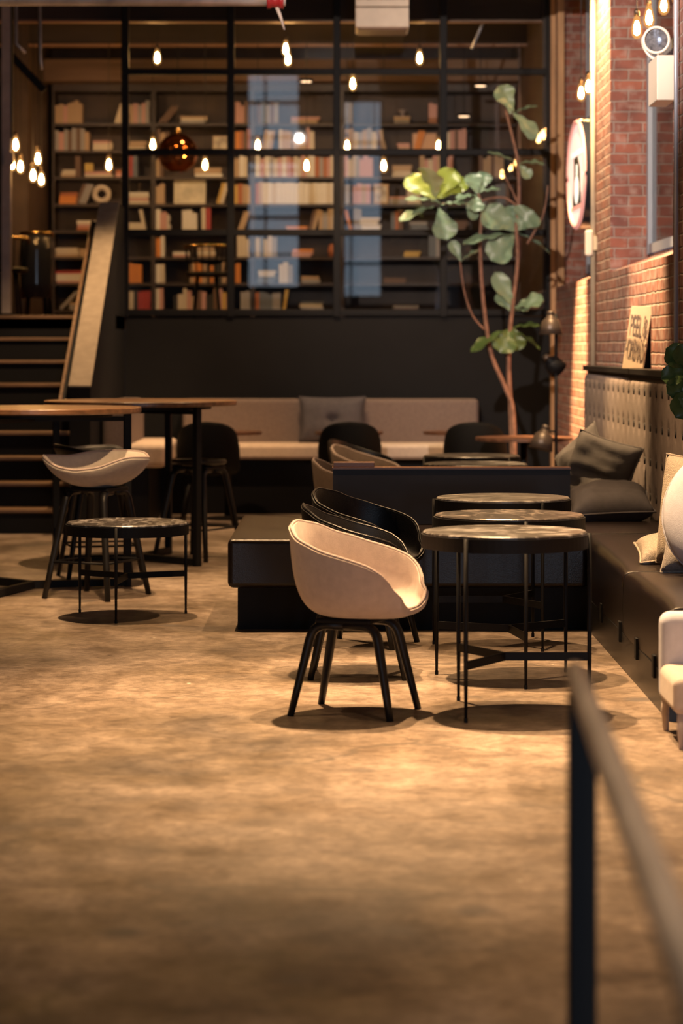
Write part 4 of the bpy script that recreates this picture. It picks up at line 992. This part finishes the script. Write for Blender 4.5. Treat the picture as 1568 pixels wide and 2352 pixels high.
# return wall left of the cases
struct('wall_return', MB().box((-3.4, 24.7, ZL), (-3.20, 26.74, 4.95)), M_SHELFBACK)
BOOKM = {}
for nm, c in (('cream', (.62, .54, .42)), ('white', (.74, .70, .62)), ('tan', (.46, .32, .2)), ('rust', (.42, .14, .06)), ('orange', (.66, .24, .05)), ('brown', (.15, .085, .055)),
              ('pink', (.56, .31, .27)), ('grey', (.33, .31, .30)), ('slate', (.14, .16, .19)), ('ochre', (.58, .38, .10)), ('green', (.16, .24, .06)), ('red', (.40, .05, .05)), ('black', (.03, .028, .028))):
    BOOKM[nm] = mat('book_' + nm, c, .6, var=.12, scale=30)
BOOKMESH = {}
def bookmesh(nm):
    if nm not in BOOKMESH:
        # closed book: cover boards with a recessed page block, unit size, spine on -y
        mb = MB(); mb.cur = 0
        mb.box((-.5, 0, 0), (-.40, 1, 1)); mb.box((.40, 0, 0), (.5, 1, 1)); mb.box((-.5, -.01, 0), (.5, .06, 1)); mb.cur = 1; mb.box((-.42, .04, .02), (.42, .97, .98))
        me = mb.build('book', [BOOKM[nm], mat('paper', (.66, .58, .45), .8)], None)
        BOOKMESH[nm] = me.data; COL.objects.unlink(me); bpy.data.objects.remove(me)
    return BOOKMESH[nm]
ORD = ['first', 'second', 'third', 'fourth', 'fifth', 'sixth', 'seventh', 'eighth', 'ninth', 'tenth', 'eleventh', 'twelfth', 'thirteenth', 'fourteenth', 'fifteenth', 'sixteenth', 'seventeenth', 'eighteenth', 'nineteenth', 'twentieth', 'twenty-first', 'twenty-second', 'twenty-third', 'twenty-fourth', 'twenty-fifth']
NB = [0]; CNT = {}
def book(x, z, w_, h_, nm, ci, ri, lean=0, flat=False, dep=None, front=.03, rz=0):
    o = bpy.data.objects.new('book', bookmesh(nm)); COL.objects.link(o); NB[0] += 1
    dep = dep or random.uniform(.15, .19)
    if flat:
        o.matrix_world = Matrix.Translation((x + h_ / 2, YL + front, z + w_ / 2)) @ Matrix.Rotation(rz, 4, 'Z') @ Matrix.Translation((-h_ / 2, 0, 0)) @ Matrix.Rotation(R(90), 4, 'Y') @ Matrix.Diagonal((w_, dep, h_, 1))
    else:
        # leaning about the foot corner it stands on
        px_ = .5 * w_ if lean >= 0 else -.5 * w_
        o.matrix_world = Matrix.Translation((x + w_ / 2 + px_, YL + front, z)) @ Matrix.Rotation(lean, 4, 'Y') @ Matrix.Translation((-px_, 0, 0)) @ Matrix.Diagonal((w_, dep, h_, 1))
    xs_ = [(o.matrix_world @ Vector((a, b, c))).x for a in (-.5, .5) for b in (-.01, 1) for c in (0, 1)]
    sh_ = max(0, bx(COLS[ci]) + .026 - min(xs_)) - max(0, max(xs_) - bx(COLS[ci + 1]) + .026)
    o.matrix_world = Matrix.Translation((sh_, 0, 0)) @ o.matrix_world
    k = (ci, ri); CNT[k] = CNT.get(k, 0) + 1; i = CNT[k] - 1
    how = 'lying' if flat else ('leaning' if abs(lean) > .05 else 'upright')
    tag(o, f'{nm} {how} book, {ORD[min(i, 24)]} on the {SHELFN[ri]} shelf, {CASE[ci]}', 'book', f'books on the {SHELFN[ri]} shelf')
    return o
PAL = ['cream', 'tan', 'rust', 'brown', 'pink', 'grey', 'white', 'slate', 'tan', 'cream', 'pink']
def row(ci, ri, p0, p1, pal=PAL, wr=(.034, .056), hr=(.19, .25), lean_end=0):
    x, xe, z = bx(p0), bx(p1), bz(ROWY[ri]) + .0005
    while x < xe - .02:
        w_ = random.uniform(*wr); h_ = random.uniform(*hr)
        if lean_end and x + 2.2 * w_ > xe: break
        book(x, z, w_, h_, random.choice(pal), ci, ri); x += w_ + .002
    if lean_end:
        h_ = hr[1] * .95; book(x + .01, z, .034, h_, random.choice(pal), ci, ri, lean=-lean_end if lean_end > 0 else 0)
def leaners(ci, ri, p0, n, ang, pal=PAL, w_=.034, h_=.23):
    x, z = bx(p0), bz(ROWY[ri]) + .0005
    for k in range(n): book(x + k * (w_ / math.cos(ang) + .003), z, w_, h_ * random.uniform(.93, 1), random.choice(pal), ci, ri, lean=ang)
def pile(ci, ri, p0, n, L=.25, pal=PAL, w_=(.022, .04)):
    x, z = bx(p0), bz(ROWY[ri]) + .0005
    for k in range(n):
        t = random.uniform(*w_); l = L * random.uniform(.85, 1)
        book(x + random.uniform(0, .02), z, t, l, random.choice(pal), ci, ri, flat=True, rz=random.uniform(-.08, .08)); z += t + .0005
PALE = ['cream', 'white', 'pink', 'cream', 'tan']; WARMP = ['orange', 'rust', 'tan', 'ochre', 'brown']
# first case (left of the parapet and the first pane)
row(0, 0, 126, 190, ['tan', 'grey', 'brown', 'pink', 'tan']); leaners(0, 0, 262, 3, .3, ['tan', 'pink', 'cream']); row(0, 0, 297, 345, ['grey', 'pink', 'tan'])
row(0, 1, 126, 205, ['brown', 'tan', 'pink', 'grey'], hr=(.19, .27)); pile(0, 1, 212, 3, .22, ['pink', 'cream', 'orange']); pile(0, 1, 294, 3, .2, PALE)
pile(0, 2, 140, 3, .16, ['tan', 'grey', 'cream']); row(0, 2, 172, 184, ['brown']); pile(0, 2, 192, 2, .3, ['pink', 'cream'], (.02, .03)); pile(0, 2, 262, 2, .2, ['pink', 'rust']); row(0, 2, 296, 312, ['slate', 'red'])
pile(0, 3, 134, 3, .19, ['orange', 'rust', 'orange'], (.03, .045)); leaners(0, 3, 172, 3, .38, ['tan', 'brown', 'grey']); pile(0, 3, 292, 4, .24, PALE)
pile(0, 4, 175, 3, .26, ['pink', 'white', 'rust']); pile(0, 4, 292, 3, .18, PALE); leaners(0, 4, 328, 1, -.2, ['cream'])
pile(0, 5, 124, 3, .26, ['cream', 'tan', 'ochre']); pile(0, 5, 180, 3, .18, ['brown', 'tan', 'rust'])
pile(0, 6, 126, 4, .32, ['pink', 'white', 'red', 'cream']); row(0, 6, 294, 322, ['orange', 'red', 'white', 'orange'])
leaners(0, 7, 134, 1, .75, ['grey'], h_=.27); pile(0, 7, 156, 3, .2, ['cream', 'grey', 'tan']); row(0, 7, 296, 345, ['slate', 'red', 'cream', 'black'])
# case behind the copper globe
pile(1, 0, 412, 3, .3, ['grey', 'tan', 'cream']); leaners(1, 0, 362, 2, .7, ['rust', 'brown']); row(1, 0, 540, 575, ['pink', 'brown'])
row(1, 1, 360, 385, ['tan', 'brown']); row(1, 1, 540, 575, ['rust', 'orange', 'brown'])
row(1, 2, 358, 378, ['brown', 'tan']); pile(1, 2, 446, 3, .3, ['cream', 'white', 'tan']); row(1, 2, 538, 572, PALE, hr=(.2, .23))
row(1, 3, 357, 376, ['tan', 'cream', 'slate']); leaners(1, 3, 496, 2, .28, ['ochre', 'cream'], h_=.25); row(1, 3, 538, 574, ['tan', 'ochre', 'pink', 'rust'])
row(1, 4, 356, 382, ['cream', 'pink', 'white']); row(1, 4, 418, 448, ['cream', 'white', 'grey']); row(1, 4, 462, 486, ['red', 'cream', 'pink']); leaners(1, 4, 545, 2, .35, ['ochre', 'tan'])
row(1, 5, 358, 376, ['red', 'orange', 'white']); pile(1, 5, 395, 2, .2, PALE); pile(1, 5, 452, 4, .2, PALE); row(1, 5, 544, 574, ['cream', 'red'])
row(1, 6, 356, 372, ['cream', 'white']); row(1, 6, 436, 520, ['brown', 'tan', 'black', 'orange', 'rust', 'brown']); row(1, 6, 540, 552, ['orange'])
row(1, 7, 356, 376, ['white', 'pink']); row(1, 7, 398, 520, ['cream', 'tan', 'brown', 'pink', 'black', 'cream'], hr=(.15, .24)); row(1, 7, 510, 522, ['ochre']); row(1, 7, 552, 574, ['grey', 'rust'])
# case left of the middle mullion
row(2, 0, 588, 640, ['grey', 'brown', 'slate']); pile(2, 0, 665, 2, .34, ['pink', 'tan'])
leaners(2, 1, 600, 3, .18, ['cream', 'pink', 'tan']); row(2, 1, 640, 668, ['tan', 'cream']); pile(2, 1, 670, 4, .16, ['pink', 'tan']); row(2, 1, 702, 722, ['pink', 'cream'])
row(2, 2, 586, 780, ['cream', 'pink', 'tan', 'grey', 'rust', 'cream', 'white'], wr=(.034, .054), hr=(.2, .25))
row(2, 3, 586, 600, ['rust', 'tan']); row(2, 3, 602, 778, ['white', 'cream', 'white'], wr=(.040, .056), hr=(.225, .235))
pile(2, 4, 655, 2, .24, ['pink', 'orange']); leaners(2, 4, 708, 2, .25, ['brown', 'tan']); row(2, 4, 732, 780, ['cream', 'tan', 'grey', 'brown'])
row(2, 5, 586, 640, ['grey', 'pink', 'slate', 'cream']); pile(2, 5, 668, 3, .24, ['orange', 'cream', 'pink'])
pile(2, 6, 590, 4, .2, ['slate', 'white']); row(2, 6, 640, 672, ['cream', 'white', 'grey']); pile(2, 6, 690, 2, .2, ['grey', 'tan'])
row(2, 7, 586, 640, ['grey', 'tan', 'slate', 'rust'], hr=(.16, .2)); leaners(2, 7, 648, 1, .15, ['ochre']); pile(2, 7, 688, 3, .28, ['cream', 'slate', 'grey'])
# case right of the middle mullion
row(3, 0, 792, 812, ['slate', 'grey']); pile(3, 0, 902, 2, .2, ['tan', 'grey']); row(3, 0, 985, 1005, ['pink'])
row(3, 1, 792, 868, ['cream', 'pink', 'grey', 'tan']); leaners(3, 1, 872, 2, -.2, ['brown', 'tan']); pile(3, 1, 912, 3, .14, ['pink', 'tan']); leaners(3, 1, 950, 2, .25, ['orange', 'brown'])
row(3, 2, 790, 852, ['pink', 'tan', 'slate', 'grey', 'cream']); pile(3, 2, 900, 4, .22, ['pink', 'cream', 'tan']); row(3, 2, 964, 1010, ['pink', 'cream', 'tan'])
row(3, 3, 792, 806, ['grey']); row(3, 3, 810, 848, ['pink', 'grey', 'red', 'tan']); pile(3, 3, 892, 3, .2, ['grey', 'pink'])
leaners(3, 4, 794, 1, -.25, ['orange']); row(3, 4, 812, 826, ['grey', 'slate']); pile(3, 4, 826, 5, .22, ['cream', 'white']); row(3, 4, 898, 922, ['brown', 'rust', 'slate']); pile(3, 4, 940, 3, .2, ['slate', 'grey'])
pile(3, 5, 925, 2, .18, ['ochre', 'grey']); row(3, 5, 985, 1008, ['slate', 'grey'])
pile(3, 6, 880, 2, .24, ['brown', 'rust']); pile(3, 7, 900, 2, .3, ['grey', 'brown'])
# case behind the fig
row(4, 1, 1024, 1066, ['cream', 'pink', 'tan', 'brown']); row(4, 2, 1022, 1040, ['rust', 'pink']); row(4, 3, 1140, 1170, ['brown', 'slate'])
row(4, 0, 1150, 1180, ['brown', 'tan']); pile(4, 4, 1030, 3, .2, ['brown', 'slate']); row(4, 2, 1100, 1150, ['brown', 'black', 'slate', 'tan'])

# ornaments on the shelves
def on(px, ri): return Vector((bx(px), YL + .12, bz(ROWY[ri])))
p = on(231, 3); ring = thing('ring_ornament', 'pale ring ornament on the fourth shelf left of the parapet', 'ornament', p)
Rr = .075; q = p + Vector((0, -.02, Rr + .034))
MB().loop([q + Vector((Rr * math.cos(k / 18 * math.pi), 0, Rr * math.sin(k / 18 * math.pi))) for k in range(36)], .032, 12).build('ring', mat('pale_ceramic', (.62, .53, .42), .5), ring, smooth=True)
MB().box(p + Vector((-.05, -.04, 0)), p + Vector((.05, .02, .012))).build('foot', M_SHELF, ring)
def frame(px, ri, w_, h_, name, label, mf, mi, lean=.12):
    p = on(px, ri); t = thing(name, label, 'picture', p)
    rot = Matrix.Translation(p + Vector((0, -.08, .002))) @ Matrix.Rotation(-lean, 4, 'X')
    f = MB()
    for a, b in (((-w_ / 2, 0), (w_ / 2, .02)), ((-w_ / 2, h_ - .02), (w_ / 2, h_)), ((-w_ / 2, .02), (-w_ / 2 + .02, h_ - .02)), ((w_ / 2 - .02, .02), (w_ / 2, h_ - .02))): f.box((a[0], 0, a[1]), (b[0], .015, b[1]))
    f.build('frame', mf, t, tx=rot); MB().box((-w_ / 2 + .02, .005, .02), (w_ / 2 - .02, .012, h_ - .02)).build('picture_sheet', mi, t, tx=rot)
SHEET = mat('printed_sheet', (.66, .60, .46), .7, var=.25, scale=9)
SHEET2 = mat('sketch_sheet', (.5, .44, .36), .7, var=.6, scale=14)
frame(435, 3, .345, .265, 'poster_board', 'large cream printed board propped below the copper globe', mat('cream_edge', (.66, .60, .47), .7), SHEET)
frame(506, 1, .17, .16, 'picture_frame', 'small framed sketch at the right of the second shelf behind first pane', mat('pale_wood', (.5, .4, .3), .6), SHEET2)
frame(875, 3, .16, .22, 'picture_frame', 'tan framed picture on the fourth shelf right of the middle mullion', mat('tan_wood', (.5, .33, .18), .6), SHEET2)
frame(950, 3, .15, .18, 'picture_frame', 'pale framed print behind the bright fig leaves', mat('pale_wood2', (.55, .45, .36), .6), SHEET)
frame(975, 1, .26, .19, 'picture_frame', 'peach tilted print by the bulb at the right inner mullion', mat('peach_edge', (.6, .38, .25), .6), mat('peach_sheet', (.66, .42, .28), .7))
tag(MB().box(on(193, 2) + Vector((0, -.06, .066)), on(193, 2) + Vector((.09, .03, .15))).build('box', mat('yellow_card', (.62, .45, .12), .6), bevel=.004), 'small yellow box standing on two books left of the partition', 'box')
def vase(px, ri, label, m, prof, cat='vase', name='vase'):
    p = on(px, ri); tag(MB().lathe(prof, p, 24).build(name, m, smooth=True), label, cat)
vase(318, 3, 'slim dark goblet on the pile of pale books in the first pane', M_SOCKET, [(0, .125), (.04, .125), (.012, .145), (.012, .2), (.035, .23), (.03, .23), (0, .2)], 'goblet', 'goblet')
vase(382, 4, 'small white figurine among the books behind the first pane', mat('white_ceramic', (.7, .62, .55), .5), [(0, 0), (.04, 0), (.045, .05), (.02, .09), (.035, .12), (.03, .17), (0, .185)], 'figurine', 'figurine')
vase(925, 0, 'grey wide-footed cake stand on the top shelf right of the middle mullion', mat('grey_glaze', (.25, .2, .19), .4), [(0, 0), (.11, 0), (.03, .02), (.02, .12), (.06, .15), (0, .16)], 'stand', 'cake_stand')
vase(765, 5, 'rust coloured jar on the sixth shelf beside the middle mullion', BOOKM['rust'], [(0, 0), (.05, 0), (.06, .08), (.04, .14), (0, .15)], 'jar', 'jar')

# ------------------------------------------------------------------ seats on the raised floor
def tub(px0, px1, ytop, d, label, spindles):
    x0, x1 = at(px0, 0, d).x, at(px1, 0, d).x; zt = at(0, ytop, d).z; c = (x0 + x1) / 2; r = (x1 - x0) / 2
    t = thing('brass_rimmed_chair', label, 'chair', (c, d, ZL), 0, 'dark brass-rimmed chairs on the raised floor')
    rim = [(c + r * math.cos(a), d + r * math.sin(a), zt - .12 * max(0, math.sin(a)) ) for a in [R(k) for k in range(-200, 21, 10)]]
    MB().tube(rim, .016, 10).build('back_rail', M_BRASS, t, smooth=True)
    if spindles:
        for k in range(2, len(rim) - 2, 2):
            p = Vector(rim[k]); MB().tube([p, (c + (p.x - c) * .85, d + (p.y - d) * .85, ZL + .45)], .007, 6).build('spindle', M_BLACK, t)
    else:
        mb = MB(); mb.grid(lambda u, v: Vector((c + r * .97 * math.cos(R(-195 + 210 * u)), d + r * .97 * math.sin(R(-195 + 210 * u)), ZL + .2 + v * (zt - ZL - .22))), 24, 4)
        mb.build('back', M_ENAMEL, t, smooth=True, solid=.015)
    MB().lathe([(0, .42), (r * .95, .42), (r, .45), (r * .9, .47), (0, .475)], (c, d, ZL), 32).build('seat', M_LEATHER_BLACK, t, smooth=True)
    for k in range(4):
        a = R(45 + 90 * k)
        MB().tube([(c + r * .6 * math.cos(a), d + r * .6 * math.sin(a), ZL + .43), (c + r * .85 * math.cos(a), d + r * .85 * math.sin(a), ZL)], [.014, .01], 8).build('leg', M_BLACK, t, smooth=True)
tub(48, 120, 536, 24.0, 'dark enamel tub chair with brass rim on the raised floor at left', False)
tub(425, 525, 566, 24.2, 'spindle-back chair with brass rim in the library behind the lowest left pane', True)
tub(-40, 66, 548, 22.9, 'spindle-back chair with brass rim at the left edge on the raised floor', True)
# candle cup parts
c = cd.location
cd.location = Vector((c.x, 15.4, .4875)); cd['label'] = 'small copper candle cup on the rear seat behind the divider'
tp = Vector((at(1258, 0, 14.5).x, 14.35, .488))

# ------------------------------------------------------------------ foreground railing
rl = thing('railing', 'blurred foreground railing post with wood-topped handrail at right', 'railing', (.46, 4.7, 0))
p0 = at(1336, 1600, 4.7); p1 = at(1568, 2235, 2.55)
zr = .86
post_x = at(1336, 0, 4.7).x
MB().box((post_x - .027, 4.673, 0), (post_x + .027, 4.727, zr - .03)).build('post', M_BLACK, rl, bevel=.004)
MB().box((post_x - .06, 4.64, 0), (post_x + .06, 4.76, .008)).build('base_plate', M_BLACK, rl)
e = Vector((.355, 2.35, zr)); s_ = Vector((post_x - .006, 4.78, zr)); dirv = (e - s_).normalized()
f_ = e + dirv * 2.0
MB().tube([s_, f_], .022, 18).build('handrail', M_RAIL, rl, smooth=True)
MB().bar(s_ + Vector((0, -.04, -.032)), f_ + Vector((0, 0, -.032)), .026, .02).build('under_bar', M_BLACK, rl)
q = s_ + dirv * 3.9
MB().box((q.x - .027, q.y - .027, 0), (q.x + .027, q.y + .027, zr - .03)).build('post', M_BLACK, rl, bevel=.004)
# candle cup geometry stands on the rear seat pad
cd.location = tp
MB().lathe([(0, 0), (.045, 0), (.05, .05), (.044, .05), (.04, .01), (0, .01)], tp, 24).build('cup', M_COPPER, cd, smooth=True)
MB().lathe([(0, .01), (.036, .01), (.036, .035), (0, .037)], tp, 18).build('candle', M_WHITEPL, cd, smooth=True)
print('BOOKS', NB[0])
